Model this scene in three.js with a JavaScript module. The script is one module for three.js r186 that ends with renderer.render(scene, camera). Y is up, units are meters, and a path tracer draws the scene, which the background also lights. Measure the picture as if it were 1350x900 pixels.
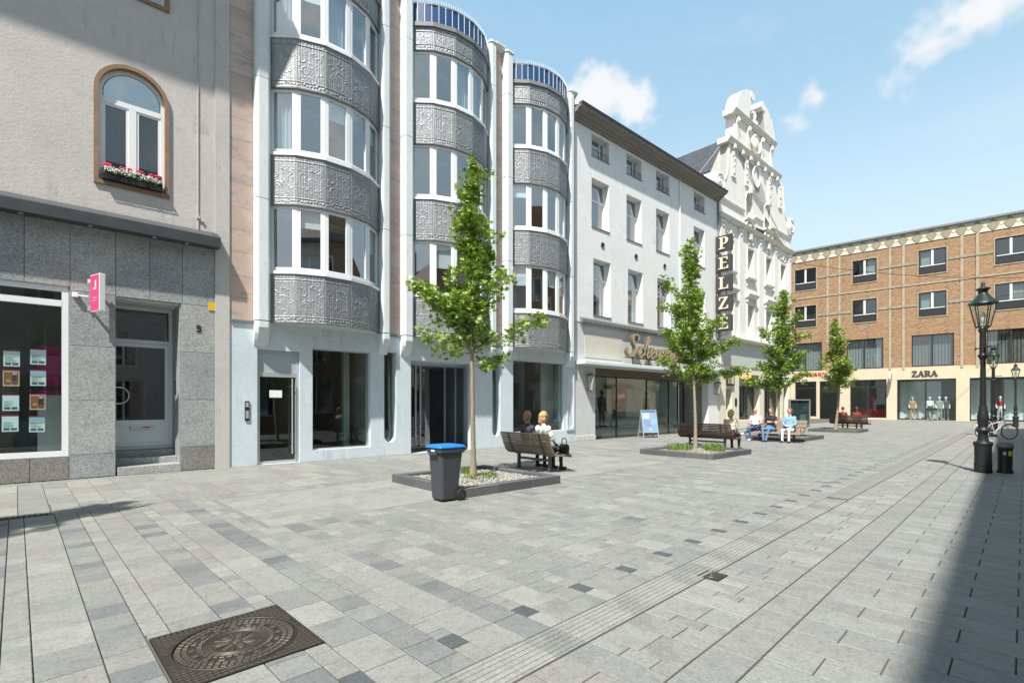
import * as THREE from 'three';
import { mergeGeometries } from 'three/addons/utils/BufferGeometryUtils.js';
import { TextGeometry } from 'three/addons/geometries/TextGeometry.js';
import { FontLoader } from 'three/addons/loaders/FontLoader.js';
import { RoundedBoxGeometry } from 'three/addons/geometries/RoundedBoxGeometry.js';

// ---------------------------------------------------------------- camera
// World: x runs along the street, z comes out of the house fronts (z = 0) towards the camera, y is up.
const scene = new THREE.Scene();
const HEAD = THREE.MathUtils.degToRad(47.9), CAM = new THREE.Vector3(0, 1.65, 14.6);
const FPX = 665, W0 = 1350, H0 = 900, HORIZON = 532;
const camera = new THREE.PerspectiveCamera(2 * Math.atan(H0 / 2 / FPX) * 180 / Math.PI, W0 / H0, 0.1, 2000);
camera.position.copy(CAM);
camera.lookAt(CAM.x + Math.cos(HEAD), CAM.y, CAM.z - Math.sin(HEAD));
camera.setViewOffset(W0, H0, 0, -(HORIZON - H0 / 2), W0, H0);          // rising front of the lens

// ---------------------------------------------------------------- sky and sun
const SUN = new THREE.Vector3(-0.48, 0.843, 0.245).normalize();
const hash = (x, y, s) => { let h = Math.imul(x, 374761393) ^ Math.imul(y, 668265263) ^ Math.imul(s, 2147483647 - 974711); h = Math.imul(h ^ (h >>> 13), 1274126177); return ((h ^ (h >>> 16)) >>> 0) / 4294967296; };
const mod = (a, n) => ((a % n) + n) % n, mix = (a, b, t) => a + (b - a) * t, clamp = (x, a = 0, b = 1) => Math.min(b, Math.max(a, x)), smooth = (a, b, x) => { const t = clamp((x - a) / (b - a)); return t * t * (3 - 2 * t); };
function vn(x, y, per, s) {                                            // value noise, repeating every per cells
  const xi = Math.floor(x), yi = Math.floor(y), fx = x - xi, fy = y - yi, u = fx * fx * (3 - 2 * fx), v = fy * fy * (3 - 2 * fy);
  const h = (i, j) => hash(mod(xi + i, per), mod(yi + j, per), s);
  return mix(mix(h(0, 0), h(1, 0), u), mix(h(0, 1), h(1, 1), u), v);
}
function fbm(u, v, per, oct, s = 1) { let a = 0, w = 0.5, t = 0; for (let i = 0; i < oct; i++) { a += w * vn(u * per, v * per, per, s + i * 17); t += w; w *= 0.5; per *= 2; } return a / t; }
const rng = (s) => () => { s = (s + 0x6d2b79f5) | 0; let t = Math.imul(s ^ (s >>> 15), 1 | s); t = (t + Math.imul(t ^ (t >>> 7), 61 | t)) ^ t; return ((t ^ (t >>> 14)) >>> 0) / 4294967296; };

const skyClouds = [[-37.5, 31.2, 2.6, 1.9, 1.0], [-34.5, 30.2, 2.4, 1.6, 0.95], [-40, 30.4, 2.5, 1.7, 0.8], [-17.2, 27.6, 1.0, 1.3, 0.6], [-18.6, 25.9, 1.3, 1.0, 0.5], [-10.4, 27.2, 1.9, 1.5, 0.5], [-8.4, 29.0, 2.6, 1.6, 0.66], [-4.5, 30.2, 4.0, 1.8, 0.74], [0, 29.6, 3.6, 1.6, 0.66], [-2, 25.4, 2.6, 0.7, 0.3], [-1, 25.2, 2.5, 0.6, 0.2],
  [35, 32, 14, 4, 0.7], [70, 25, 16, 5, 0.7], [110, 38, 18, 5, 0.6], [160, 30, 20, 6, 0.7], [-150, 28, 20, 5, 0.6], [-100, 26, 16, 4, 0.6], [-75, 40, 10, 3, 0.5], [20, 55, 16, 5, 0.5]];
const AIR = [[0, 0.48, 0.575, 0.62], [10, 0.435, 0.54, 0.605], [18, 0.365, 0.485, 0.57], [28, 0.245, 0.38, 0.49], [40, 0.185, 0.325, 0.45], [60, 0.14, 0.27, 0.405], [90.1, 0.115, 0.235, 0.375]];   // elevation, colour of the clear air
function skyTexture(w = 2048, h = 1024) {
  const d = new Float32Array(w * h * 4);
  for (let j = 0; j < h; j++) for (let i = 0; i < w; i++) {
    const el = ((j + 0.5) / h - 0.5) * 180, az = ((i + 0.5) / w - 0.5) * 360, o = (j * w + i) * 4;
    if (el < -1) { d[o] = 0.30; d[o + 1] = 0.30; d[o + 2] = 0.29; d[o + 3] = 1; continue; }
    const e = Math.max(el, 0); let k = 0; while (e > AIR[k + 1][0]) k++;
    const ta = (e - AIR[k][0]) / (AIR[k + 1][0] - AIR[k][0]); let [r, g, b] = [1, 2, 3].map((c) => mix(AIR[k][c], AIR[k + 1][c], ta));
    const wash = 0.93 + 0.06 * Math.cos((az + 55) * Math.PI / 180); r *= wash * 1.03; g *= wash * 1.03; b *= wash * 1.04;      // hazier away from the sun
    const sx = Math.cos(el * Math.PI / 180), dx = sx * Math.cos(az * Math.PI / 180), dz = sx * Math.sin(az * Math.PI / 180), dy = Math.sin(el * Math.PI / 180);
    const near = Math.pow(clamp((dx * SUN.x + dy * SUN.y + dz * SUN.z) * 0.5 + 0.5), 6);      // air is brighter round the sun
    r += 0.25 * near; g += 0.22 * near; b += 0.18 * near;
    let c = 0;
    for (const [ca, ce, wa, we, k] of skyClouds) {
      let da = az - ca; if (da > 180) da -= 360; if (da < -180) da += 360;
      const q = (da / wa) ** 2 + ((el - ce) / we) ** 2;
      if (q < 6) c = Math.max(c, k * Math.exp(-q * 0.55));
    }
    if (c > 0.01) {
      const n = 0.6 * fbm(i / w * 8, j / h * 4, 16, 7, 5) + 0.4 * fbm(i / w * 8 + 0.02 * fbm(i / w * 8, j / h * 4, 64, 3, 8), j / h * 4, 48, 5, 6);
      c = clamp(smooth(0.22, 0.72, c * 0.95 + (n - 0.5) * 1.25 * smooth(0.02, 0.3, c)) * 0.95);
    }
    c = Math.max(c, 0.1 * smooth(0.55, 0.85, fbm(i / w * 4, j / h * 6, 8, 5, 9)) * smooth(4, 14, e));
    const cw = 0.53;
    r = mix(r, cw, c); g = mix(g, cw * 1.02, c); b = mix(b, cw * 1.04, c);
    d[o] = r; d[o + 1] = g; d[o + 2] = b; d[o + 3] = 1;
  }
  const tx = new THREE.DataTexture(d, w, h, THREE.RGBAFormat, THREE.FloatType);
  tx.mapping = THREE.EquirectangularReflectionMapping; tx.magFilter = THREE.LinearFilter; tx.minFilter = THREE.LinearFilter; tx.needsUpdate = true;
  return tx;
}
scene.background = skyTexture();
scene.environment = scene.background;
const sun = new THREE.DirectionalLight(new THREE.Color().setRGB(1, 0.95, 0.87), 5.0);
sun.position.copy(SUN).multiplyScalar(90).add(new THREE.Vector3(20, 0, 8)); sun.target.position.set(20, 0, 8);
sun.castShadow = true; sun.shadow.mapSize.set(4096, 4096); sun.shadow.radius = 1.8;
Object.assign(sun.shadow.camera, { left: -60, right: 60, top: 50, bottom: -50, near: 1, far: 220 });
scene.add(sun, sun.target);
const renderer = new THREE.WebGLRenderer({ antialias: true });
renderer.toneMapping = THREE.LinearToneMapping; renderer.toneMappingExposure = 1.78;
renderer.shadowMap.enabled = true; renderer.shadowMap.type = THREE.PCFSoftShadowMap;

// ---------------------------------------------------------------- textures and materials
const enc = (v) => Math.round(255 * clamp(v <= 0.0031308 ? v * 12.92 : 1.055 * Math.pow(v, 1 / 2.4) - 0.055));
function tex(n, fn, srgb = true) {                                     // fn(u, v) returns linear colours
  const d = new Uint8Array(n * n * 4);
  for (let j = 0; j < n; j++) for (let i = 0; i < n; i++) {
    const c = fn((i + 0.5) / n, (j + 0.5) / n), o = (j * n + i) * 4, a = Array.isArray(c) ? c : [c, c, c];
    for (let k = 0; k < 3; k++) d[o + k] = srgb ? enc(a[k]) : Math.round(255 * clamp(a[k]));
    d[o + 3] = 255;
  }
  const t = new THREE.DataTexture(d, n, n, THREE.RGBAFormat);
  t.wrapS = t.wrapT = THREE.RepeatWrapping; t.magFilter = THREE.LinearFilter; t.minFilter = THREE.LinearMipmapLinearFilter; t.generateMipmaps = true;
  if (srgb) t.colorSpace = THREE.SRGBColorSpace;
  t.needsUpdate = true; return t;
}
const sized = (t, m) => { const c = t.clone(); c.repeat.set(1 / m, 1 / m); c.needsUpdate = true; return c; };
const rgb = (r, g, b) => new THREE.Color().setRGB(r, g ?? r, b ?? r);
function mat(c, o = {}) {
  const { map, bump, size = 1, bumpSize, ...rest } = o, P = rest.transmission !== undefined || rest.clearcoat !== undefined || rest.ior !== undefined || rest.sheen !== undefined;
  const m = new (P ? THREE.MeshPhysicalMaterial : THREE.MeshStandardMaterial)({ color: Array.isArray(c) ? rgb(...c) : rgb(c), roughness: 0.8, ...rest });
  if (map) m.map = sized(map, size);
  if (bump) m.bumpMap = sized(bump, bumpSize ?? size);
  return m;
}
const TX = {
  mottle: tex(512, (u, v) => 0.62 + 0.34 * fbm(u, v, 6, 6, 3) + 0.1 * (hash(u * 512 | 0, v * 512 | 0, 4) - 0.5)),
  stone: tex(512, (u, v) => { const p = hash(u * 512 | 0, v * 512 | 0, 8), q = fbm(u, v, 64, 2, 12), s = smooth(0.6, 0.85, fbm(u, v, 5, 5, 21)); return (0.8 + 0.14 * (fbm(u, v, 9, 5, 2) - 0.5) + 0.26 * (p - 0.5) + 0.36 * (q - 0.5)) * (1 - 0.14 * s) * (1 - 0.16 * smooth(0.77, 0.82, fbm(u, v, 22, 2, 57))); }),
  granite: tex(512, (u, v) => { const a = fbm(u, v, 90, 2, 31), b = fbm(u, v, 120, 2, 45), c = fbm(u, v, 6, 4, 7), p = hash(u * 512 | 0, v * 512 | 0, 2); let k = 0.66 + 0.5 * (a - 0.5) + 0.16 * (c - 0.5) + 0.1 * (p - 0.5); if (b > 0.68) k *= 0.68; if (b < 0.3) k *= 1.15; return k; }),
  plaster: tex(512, (u, v) => { const st = fbm(u * 1, v * 0.12, 40, 3, 77), m = fbm(u, v, 4, 6, 13), f = fbm(u, v, 60, 2, 19); return 0.8 + 0.16 * (m - 0.5) + 0.1 * (f - 0.5) - 0.16 * smooth(0.55, 0.8, st) * smooth(0.42, 0.65, m); }),
  bumpy: tex(256, (u, v) => fbm(u, v, 24, 4, 6), false),
  fine: tex(256, (u, v) => 0.5 * hash(u * 256 | 0, v * 256 | 0, 9) + 0.5 * fbm(u, v, 32, 3, 61), false),
  marble: tex(512, (u, v) => { const w = fbm(u, v, 4, 5, 5), n = fbm(u, v * 2, 6, 5, 15), vein = Math.abs(Math.sin((v * 3.0 + w * 1.6 + u * 0.35) * Math.PI * 2)), g = smooth(0.5, 0.72, n), thin = smooth(0.1, 0, Math.abs(((v * 4 + w * 2.2 + u) % 1) - 0.5)); const k = 0.8 + 0.3 * (w - 0.5); const pink = [0.74 * k, 0.56 * k, 0.48 * k], grn = [0.46 * k, 0.49 * k, 0.46 * k]; const t = clamp(g * (1 - vein) * 1.2 + 0.8 * smooth(0.62, 0.8, fbm(u * 0.25, v * 3, 8, 4, 91))); return pink.map((p, i) => mix(p, grn[i], t) * (1 - 0.12 * thin)); }),
  brick: tex(1024, (u, v) => { const nx = 8, ny = 26, r = Math.floor(v * ny), x = u * nx + (r % 2) * 0.5, c = Math.floor(x), fx = x - c, fy = v * ny - r; const h = hash(mod(c, nx), r, 3), j = fx < 0.045 || fy < 0.16; if (j) return [0.62, 0.55, 0.45]; const k = 0.72 + 0.42 * h + 0.25 * (fbm(u, v, 64, 2, 5) - 0.5), d = hash(mod(c, nx), r, 6) > 0.86 ? 0.72 : 1; return [0.95 * k * d, 0.8 * k * d, 0.72 * k * d]; }),
  slate: tex(512, (u, v) => { const ny = 16, nx = 10, r = Math.floor(v * ny), x = u * nx + (r % 2) * 0.5, c = Math.floor(x), fy = v * ny - r, fx = x - c - 0.5, e = fy < 0.16 + 0.9 * fx * fx * fx * fx * 16 * 0.16; return (e ? 0.25 : 0.7 + 0.55 * hash(mod(c, nx), r, 2)) * (0.85 + 0.3 * fbm(u, v, 30, 3, 2)); }),
  wood: tex(256, (u, v) => 0.62 + 0.38 * fbm(u * 0.25, v * 6, 16, 5, 3)),
  bark: tex(256, (u, v) => 0.55 + 0.6 * fbm(u * 2, v * 0.5, 12, 5, 3)),
  streak: tex(256, (u, v) => 0.62 + 0.5 * fbm(u * 4, v * 0.35, 16, 4, 11) + 0.25 * (fbm(u, v, 12, 4, 2) - 0.5)),
};
const M = {
  joint: mat([0.115, 0.11, 0.092], { map: TX.mottle, size: 1.3, roughness: 0.95 }),
  slab: [[0.256, 0.262, 0.246], [0.228, 0.236, 0.224], [0.284, 0.288, 0.267], [0.24, 0.241, 0.224]].map((c) => mat(c, { map: TX.stone, size: 0.9, bump: TX.fine, bumpSize: 0.35, bumpScale: 0.0012, roughness: 0.62 })),
  slabMid: [[0.18, 0.19, 0.187], [0.152, 0.162, 0.164], [0.205, 0.211, 0.202]].map((c) => mat(c, { map: TX.stone, size: 0.8, bump: TX.fine, bumpSize: 0.35, bumpScale: 0.0012, roughness: 0.75 })),
  slabDark: mat([0.08, 0.092, 0.098], { map: TX.stone, size: 0.8, bump: TX.fine, bumpSize: 0.35, bumpScale: 0.001, roughness: 0.7 }),
  slabField: mat([1, 1, 1], { map: TX.stone, size: 0.9, bump: TX.fine, bumpSize: 0.35, bumpScale: 0.001, roughness: 0.62, vertexColors: true }),
  iron: mat([0.07, 0.06, 0.052], { map: TX.mottle, size: 0.4, roughness: 0.5, metalness: 0.55, bump: TX.fine, bumpSize: 0.2, bumpScale: 0.0008 }),
  ironHi: mat([0.15, 0.125, 0.106], { map: TX.mottle, size: 0.3, roughness: 0.42, metalness: 0.6, bump: TX.fine, bumpSize: 0.2, bumpScale: 0.0006 }),
  black: mat([0.012, 0.012, 0.013], { roughness: 0.9 }),
  render: mat([0.63, 0.59, 0.56], { map: TX.plaster, size: 4.2, bump: TX.bumpy, bumpSize: 0.9, bumpScale: 0.003, roughness: 0.9 }),
  renderPale: mat([0.60, 0.58, 0.55], { map: TX.plaster, size: 3.1, bump: TX.bumpy, bumpSize: 0.9, bumpScale: 0.002, roughness: 0.9 }),
  granite: [[0.46, 0.48, 0.48], [0.42, 0.445, 0.455], [0.5, 0.51, 0.5]].map((c) => mat(c, { map: TX.granite, size: 1.9, roughness: 0.42 })),
  graniteDark: mat([0.31, 0.30, 0.285], { map: TX.granite, size: 1.9, roughness: 0.5 }),
  brownStone: mat([0.30, 0.19, 0.115], { map: TX.mottle, size: 0.8, roughness: 0.8 }),
  darkMetal: mat([0.055, 0.06, 0.066], { map: TX.mottle, size: 1.2, roughness: 0.5 }),
  leadGrey: mat([0.2, 0.205, 0.205], { map: TX.streak, size: 1.5, roughness: 0.6 }),
  whitePvc: mat([0.74, 0.76, 0.77], { roughness: 0.35 }),
  bluePvc: mat([0.66, 0.71, 0.74], { roughness: 0.4 }),
  glass: mat([0.76, 0.86, 0.9], { transmission: 1, roughness: 0.01, ior: 3.5 }),
  glassDark: mat([0.58, 0.66, 0.66], { transmission: 1, roughness: 0.01, ior: 2.3 }),
  glassOld: mat([0.7, 0.76, 0.77], { transmission: 1, roughness: 0.015, ior: 1.8 }),
  glassShop: mat([0.8, 0.9, 0.89], { transmission: 1, roughness: 0.005, ior: 1.65 }),
  room: mat([0.36, 0.35, 0.325], { map: TX.mottle, size: 3, roughness: 0.9 }),
  roomDark: mat([0.30, 0.295, 0.28], { map: TX.mottle, size: 3, roughness: 0.9 }),
  roomPale: mat([0.62, 0.63, 0.61], { map: TX.mottle, size: 3, roughness: 0.9 }),
  curtain: mat([0.7, 0.74, 0.74], { transmission: 0.35, roughness: 1, side: THREE.DoubleSide }),
  lace: mat([0.42, 0.42, 0.40], { transmission: 0.3, roughness: 1, side: THREE.DoubleSide, map: TX.fine, size: 0.25 }),
  paleBlue: mat([0.68, 0.765, 0.82], { map: TX.plaster, size: 3.6, bump: TX.bumpy, bumpSize: 0.8, bumpScale: 0.0012, roughness: 0.7 }),
  pilaster: mat([0.78, 0.84, 0.855], { map: TX.plaster, size: 2.7, bump: TX.bumpy, bumpSize: 0.7, bumpScale: 0.0012, roughness: 0.65 }),
  soffit: mat([0.62, 0.64, 0.63], { map: TX.plaster, size: 3, roughness: 0.85 }),
  relief: [[0.285, 0.297, 0.308], [0.325, 0.335, 0.342], [0.25, 0.263, 0.278]].map((c) => mat(c, { map: TX.streak, size: 1.1, bump: TX.bumpy, bumpSize: 0.3, bumpScale: 0.004, roughness: 0.55, metalness: 0.5 })),
  marble: mat([0.82, 0.82, 0.82], { map: TX.marble, size: 2.3, roughness: 0.4 }),
  blueGlass: mat([0.008, 0.05, 0.15], { roughness: 0.35 }),
  steel: mat([0.55, 0.57, 0.58], { roughness: 0.36, metalness: 0.5 }),
  panelGrey: mat([0.36, 0.41, 0.44], { roughness: 0.5 }),
  whiteWall: mat([0.88, 0.895, 0.895], { map: TX.plaster, size: 5, bump: TX.bumpy, bumpSize: 1, bumpScale: 0.0018, roughness: 0.88 }),
  creamWall: mat([0.9, 0.89, 0.845], { map: TX.plaster, size: 4.4, bump: TX.bumpy, bumpSize: 1, bumpScale: 0.0018, roughness: 0.88 }),
  creamTrim: mat([0.86, 0.835, 0.75], { map: TX.plaster, size: 3.3, bump: TX.bumpy, bumpSize: 0.6, bumpScale: 0.003, roughness: 0.88 }),
  creamShop: mat([0.84, 0.80, 0.66], { map: TX.plaster, size: 3, roughness: 0.85 }),
  greenish: mat([0.60, 0.64, 0.60], { map: TX.plaster, size: 3.3, roughness: 0.85 }),
  fascia: mat([0.64, 0.66, 0.655], { map: TX.plaster, size: 2.6, roughness: 0.85 }),
  cornice: mat([0.29, 0.265, 0.225], { map: TX.mottle, size: 1.1, bump: TX.bumpy, bumpSize: 0.6, bumpScale: 0.01, roughness: 0.9 }),
  gutter: mat([0.075, 0.075, 0.08], { roughness: 0.6 }),
  brown: mat([0.11, 0.075, 0.05], { roughness: 0.6 }),
  bronze: mat([0.2, 0.155, 0.09], { roughness: 0.42, metalness: 0.55 }),
  gold: mat([0.74, 0.66, 0.48], { roughness: 0.4, metalness: 0.25 }),
  bronzePale: mat([0.5, 0.42, 0.29], { roughness: 0.4, metalness: 0.4 }),
  signDark: mat([0.045, 0.042, 0.045], { roughness: 0.5 }),
  slate: mat([0.055, 0.06, 0.07], { map: TX.slate, size: 5.2, bump: TX.slate, bumpSize: 5.2, bumpScale: 0.05, roughness: 0.6 }),
  roofTile: mat([0.09, 0.07, 0.065], { map: TX.slate, size: 2.6, bump: TX.slate, bumpScale: 0.02, roughness: 0.8 }),
  brick: mat([0.35, 0.255, 0.162], { map: TX.brick, size: 2, roughness: 0.9 }),
  brickOther: mat([0.36, 0.2, 0.12], { map: TX.brick, size: 2, roughness: 0.9 }),
  sandstone: mat([0.66, 0.575, 0.415], { map: TX.plaster, size: 3, bump: TX.bumpy, bumpSize: 0.8, bumpScale: 0.003, roughness: 0.85 }),
  rib: mat([0.42, 0.37, 0.265], { map: TX.mottle, size: 1.4, roughness: 0.85 }),
  ribBlue: mat([0.33, 0.305, 0.235], { map: TX.mottle, size: 1.4, roughness: 0.85 }),
  friezeWhite: mat([0.66, 0.64, 0.56], { map: TX.plaster, size: 2, roughness: 0.85 }),
  friezeGrey: mat([0.29, 0.265, 0.19], { map: TX.streak, size: 0.8, roughness: 0.85 }),
  friezeYellow: mat([0.62, 0.55, 0.26], { roughness: 0.85 }),
  frameDark: mat([0.02, 0.021, 0.023], { roughness: 0.45 }),
  kerb: [[0.115, 0.12, 0.125], [0.14, 0.14, 0.142], [0.10, 0.105, 0.112]].map((c) => mat(c, { map: TX.stone, size: 0.7, roughness: 0.6 })),
  gravel: mat([0.26, 0.245, 0.22], { map: TX.stone, size: 0.3, bump: TX.bumpy, bumpSize: 0.3, bumpScale: 0.02, roughness: 0.95 }),
  pebble: mat([1, 1, 1], { roughness: 0.85 }),
  slat: [[0.15, 0.105, 0.075], [0.18, 0.125, 0.088], [0.125, 0.09, 0.068]].map((c) => mat(c, { map: TX.wood, size: 0.5, roughness: 0.7 })),
  slatPale: [[0.30, 0.235, 0.18], [0.34, 0.26, 0.2], [0.26, 0.2, 0.155]].map((c) => mat(c, { map: TX.wood, size: 0.5, roughness: 0.7 })),
  benchSteel: mat([0.10, 0.11, 0.12], { roughness: 0.5, metalness: 0.3 }),
  binGrey: mat([0.045, 0.05, 0.055], { roughness: 0.42, bump: TX.fine, bumpSize: 0.12, bumpScale: 0.0004 }),
  binBlue: mat([0.01, 0.16, 0.52], { roughness: 0.4 }),
  rubber: mat([0.015, 0.015, 0.016], { roughness: 0.75 }),
  lampGreen: mat([0.018, 0.04, 0.034], { roughness: 0.42, metalness: 0.2, map: TX.mottle, size: 0.5 }),
  lampBlack: mat([0.022, 0.025, 0.026], { roughness: 0.45, metalness: 0.2, map: TX.mottle, size: 0.5 }),
  lampGlass: mat([0.9, 0.93, 0.9], { transmission: 1, roughness: 0.05, ior: 1.5 }),
  bark: mat([0.30, 0.26, 0.19], { map: TX.bark, size: 0.5, bump: TX.bark, bumpSize: 0.35, bumpScale: 0.006, roughness: 0.9 }),
  leaf: mat([1, 1, 1], { vertexColors: true, transmission: 0.48, roughness: 0.5, side: THREE.DoubleSide }),
  grass: mat([0.14, 0.24, 0.04], { transmission: 0.3, roughness: 0.8, side: THREE.DoubleSide, vertexColors: false }),
  body: mat([1, 1, 1], { vertexColors: true, roughness: 0.85 }),
  hair: mat([1, 1, 1], { vertexColors: true, roughness: 0.6 }),
  mannequin: mat([0.72, 0.70, 0.66], { roughness: 0.4 }),
  magenta: mat([0.42, 0.015, 0.12], { roughness: 0.5 }),
  red: mat([0.5, 0.02, 0.02], { roughness: 0.5 }),
  yellow: mat([0.72, 0.42, 0.01], { roughness: 0.5 }),
  white: mat([0.8, 0.8, 0.78], { roughness: 0.6 }),
};

// ---------------------------------------------------------------- helpers
const V3 = (x, y, z) => new THREE.Vector3(x, y, z), V2 = (x, y) => new THREE.Vector2(x, y);
const taken = new Map(), originOf = new Map();
function numbered(n) { const k = taken.get(n) ?? 0; taken.set(n, k + 1); return k ? n + '_' + String(k).padStart(3, '0') : n; }
function thing(name, label, category, pos = [0, 0, 0], opt = {}) {     // opt.world: parts come in world coordinates
  const o = new THREE.Group(); o.name = numbered(name); o.position.set(...pos); if (opt.turn) o.rotation.y = opt.turn;
  o.userData = { label, category }; if (opt.group) o.userData.group = opt.group;
  if (opt.world) originOf.set(o, pos);
  scene.add(o); return o;
}
function clean(g) { const p = g.index ? g.toNonIndexed() : g; if (!p.attributes.normal) p.computeVertexNormals(); for (const k of Object.keys(p.attributes)) if (!['position', 'normal', 'uv', 'color'].includes(k)) p.deleteAttribute(k); p.morphAttributes = {}; return p; }
function boxUV(g, du = 0, dv = 0) {                                    // uv in metres from the face's main direction
  const p = g.attributes.position, n = p.count, uv = new Float32Array(n * 2), a = V3(), b = V3(), c = V3(), e = V3();
  for (let i = 0; i < n; i += 3) {
    a.fromBufferAttribute(p, i); b.fromBufferAttribute(p, i + 1); c.fromBufferAttribute(p, i + 2); e.copy(b).sub(a).cross(c.clone().sub(a));
    const x = Math.abs(e.x), y = Math.abs(e.y), z = Math.abs(e.z);
    [a, b, c].forEach((q, k) => { const [s, t] = y >= x && y >= z ? [q.x, q.z] : x >= z ? [q.z, q.y] : [q.x, q.y]; uv[(i + k) * 2] = s + du; uv[(i + k) * 2 + 1] = t + dv; });
  }
  g.setAttribute('uv', new THREE.BufferAttribute(uv, 2)); return g;
}
function geo(list, keepUV) {
  const l = (Array.isArray(list) ? list : [list]).map(clean);
  if (!keepUV) l.forEach((g) => { if (g.attributes.uv) g.deleteAttribute('uv'); });
  const g = l.length > 1 ? mergeGeometries(l) : l[0];
  return keepUV ? g : boxUV(g);
}
function mesh(name, g, m, parent) { const o = new THREE.Mesh(g, m); o.name = name; o.castShadow = o.receiveShadow = true; if (parent) parent.add(o); return o; }
function rootOf(p) { while (p.parent && p.parent !== scene) p = p.parent; return p; }
function obj(name, list, m, parent, keepUV) {                          // one named mesh; parent defaults to nothing (top level set by caller)
  let g = geo(list, keepUV);
  if (parent) { const o = originOf.get(rootOf(parent)); if (o) g.translate(-o[0], -o[1], -o[2]); }
  return mesh(name, g, m, parent);
}
function top(name, list, m, label, category, opt = {}) {                // a one-mesh thing: geometry about its own base
  const o = mesh(numbered(name), geo(list, opt.keepUV), m, scene); o.position.set(...(opt.pos ?? [0, 0, 0])); if (opt.turn) o.rotation.y = opt.turn;
  o.userData = { label, category }; if (opt.group) o.userData.group = opt.group; if (opt.kind) o.userData.kind = opt.kind; return o;
}
function copyOf(o, pos, turn, label, group) { const c = o.clone(); c.name = numbered(o.name.replace(/_\d{3}$/, '')); c.userData = { ...o.userData, label: label ?? o.userData.label }; if (group) c.userData.group = group; c.position.set(...pos); c.rotation.y = turn ?? o.rotation.y; scene.add(c); return c; }
const bx = (x0, x1, y0, y1, z0, z1) => new THREE.BoxGeometry(x1 - x0, y1 - y0, z1 - z0).translate((x0 + x1) / 2, (y0 + y1) / 2, (z0 + z1) / 2);
const rbx = (x0, x1, y0, y1, z0, z1, r = 0.01, s = 1) => new RoundedBoxGeometry(x1 - x0, y1 - y0, z1 - z0, s, Math.min(r, (x1 - x0) / 2.1, (y1 - y0) / 2.1, (z1 - z0) / 2.1)).translate((x0 + x1) / 2, (y0 + y1) / 2, (z0 + z1) / 2);
const cyl = (r0, r1, h, x, y, z, n = 16) => new THREE.CylinderGeometry(r1, r0, h, n).translate(x, y + h / 2, z);
const lathe = (pts, n = 20) => new THREE.LatheGeometry(pts.map(([r, y]) => V2(r, y)), n);
const tube = (pts, r, n = 8, seg) => new THREE.TubeGeometry(new THREE.CatmullRomCurve3(pts.map((p) => V3(...p)), false, 'centripetal'), seg ?? pts.length * 5, r, n);
function bar(a, b, r, n = 8, r2 = r) { const A = V3(...a), B = V3(...b), d = B.clone().sub(A), g = new THREE.CylinderGeometry(r2, r, d.length(), n); g.applyQuaternion(new THREE.Quaternion().setFromUnitVectors(V3(0, 1, 0), d.normalize())); return g.translate((A.x + B.x) / 2, (A.y + B.y) / 2, (A.z + B.z) / 2); }
const poly = (pts) => new THREE.Shape(pts.map(([x, y]) => V2(x, y)));
const ext = (shape, z0, z1, o = {}) => new THREE.ExtrudeGeometry(shape, { depth: z1 - z0, bevelEnabled: false, curveSegments: 14, ...o }).translate(0, 0, z0);
const extX = (pts, x0, x1) => ext(poly(pts.map(([z, y]) => [-z, y])), x0, x1).rotateY(Math.PI / 2);   // profile in (z, y) drawn along x
const hole = (x0, x1, y0, y1) => new THREE.Path([V2(x0, y0), V2(x0, y1), V2(x1, y1), V2(x1, y0)]);
function wallShape(x0, x1, y0, y1, holes) { const s = poly([[x0, y0], [x1, y0], [x1, y1], [x0, y1]]); s.holes.push(...holes.map((h) => (Array.isArray(h) ? hole(...h) : h))); return s; }
const rectFrame = (x0, x1, y0, y1, w, z0, z1) => [bx(x0, x0 + w, y0, y1, z0, z1), bx(x1 - w, x1, y0, y1, z0, z1), bx(x0 + w, x1 - w, y0, y0 + w, z0, z1), bx(x0 + w, x1 - w, y1 - w, y1, z0, z1)];
// a window: the frame is the part, panes are its sub-parts. t: heights of transoms, m: x of mullions
function windowUnit(parent, x0, x1, y0, y1, z, { w = 0.06, t = [], m = [], frame = M.whitePvc, glass = M.glass, d = 0.07, name = 'window' } = {}) {
  const g = rectFrame(x0, x1, y0, y1, w, z - d, z), xs = [x0 + w, ...m, x1 - w], ys = [y0 + w, ...t, y1 - w];
  for (const a of t) g.push(bx(x0 + w, x1 - w, a - w * 0.6, a + w * 0.6, z - d, z + 0.004));
  for (const a of m) { const yy = [y0 + w, ...t, y1 - w]; for (let k = 0; k < yy.length - 1; k++) g.push(bx(a - w * 0.6, a + w * 0.6, yy[k] + (k ? w * 0.6 : 0), yy[k + 1] - (k < yy.length - 2 ? w * 0.6 : 0), z - d, z)); }
  const f = obj(name, g, frame, parent);
  for (let i = 0; i < xs.length - 1; i++) for (let j = 0; j < ys.length - 1; j++) {
    const pane = new THREE.PlaneGeometry(xs[i + 1] - xs[i], ys[j + 1] - ys[j]).rotateY((hash(Math.round(xs[i] * 37), Math.round(ys[j] * 53), 5) - 0.5) * 0.02).rotateX((hash(Math.round(xs[i] * 31), Math.round(ys[j] * 59), 6) - 0.5) * 0.02).translate((xs[i] + xs[i + 1]) / 2, (ys[j] + ys[j + 1]) / 2, z - d * 0.5);
    obj('pane', pane, glass, f);
  }
  return f;
}
const FONT = {};
for (const k of ['sans_bold', 'serif_bold', 'sans_regular']) FONT[k] = await new FontLoader().loadAsync('fonts/droid/droid_' + k + '.typeface.json');
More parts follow.
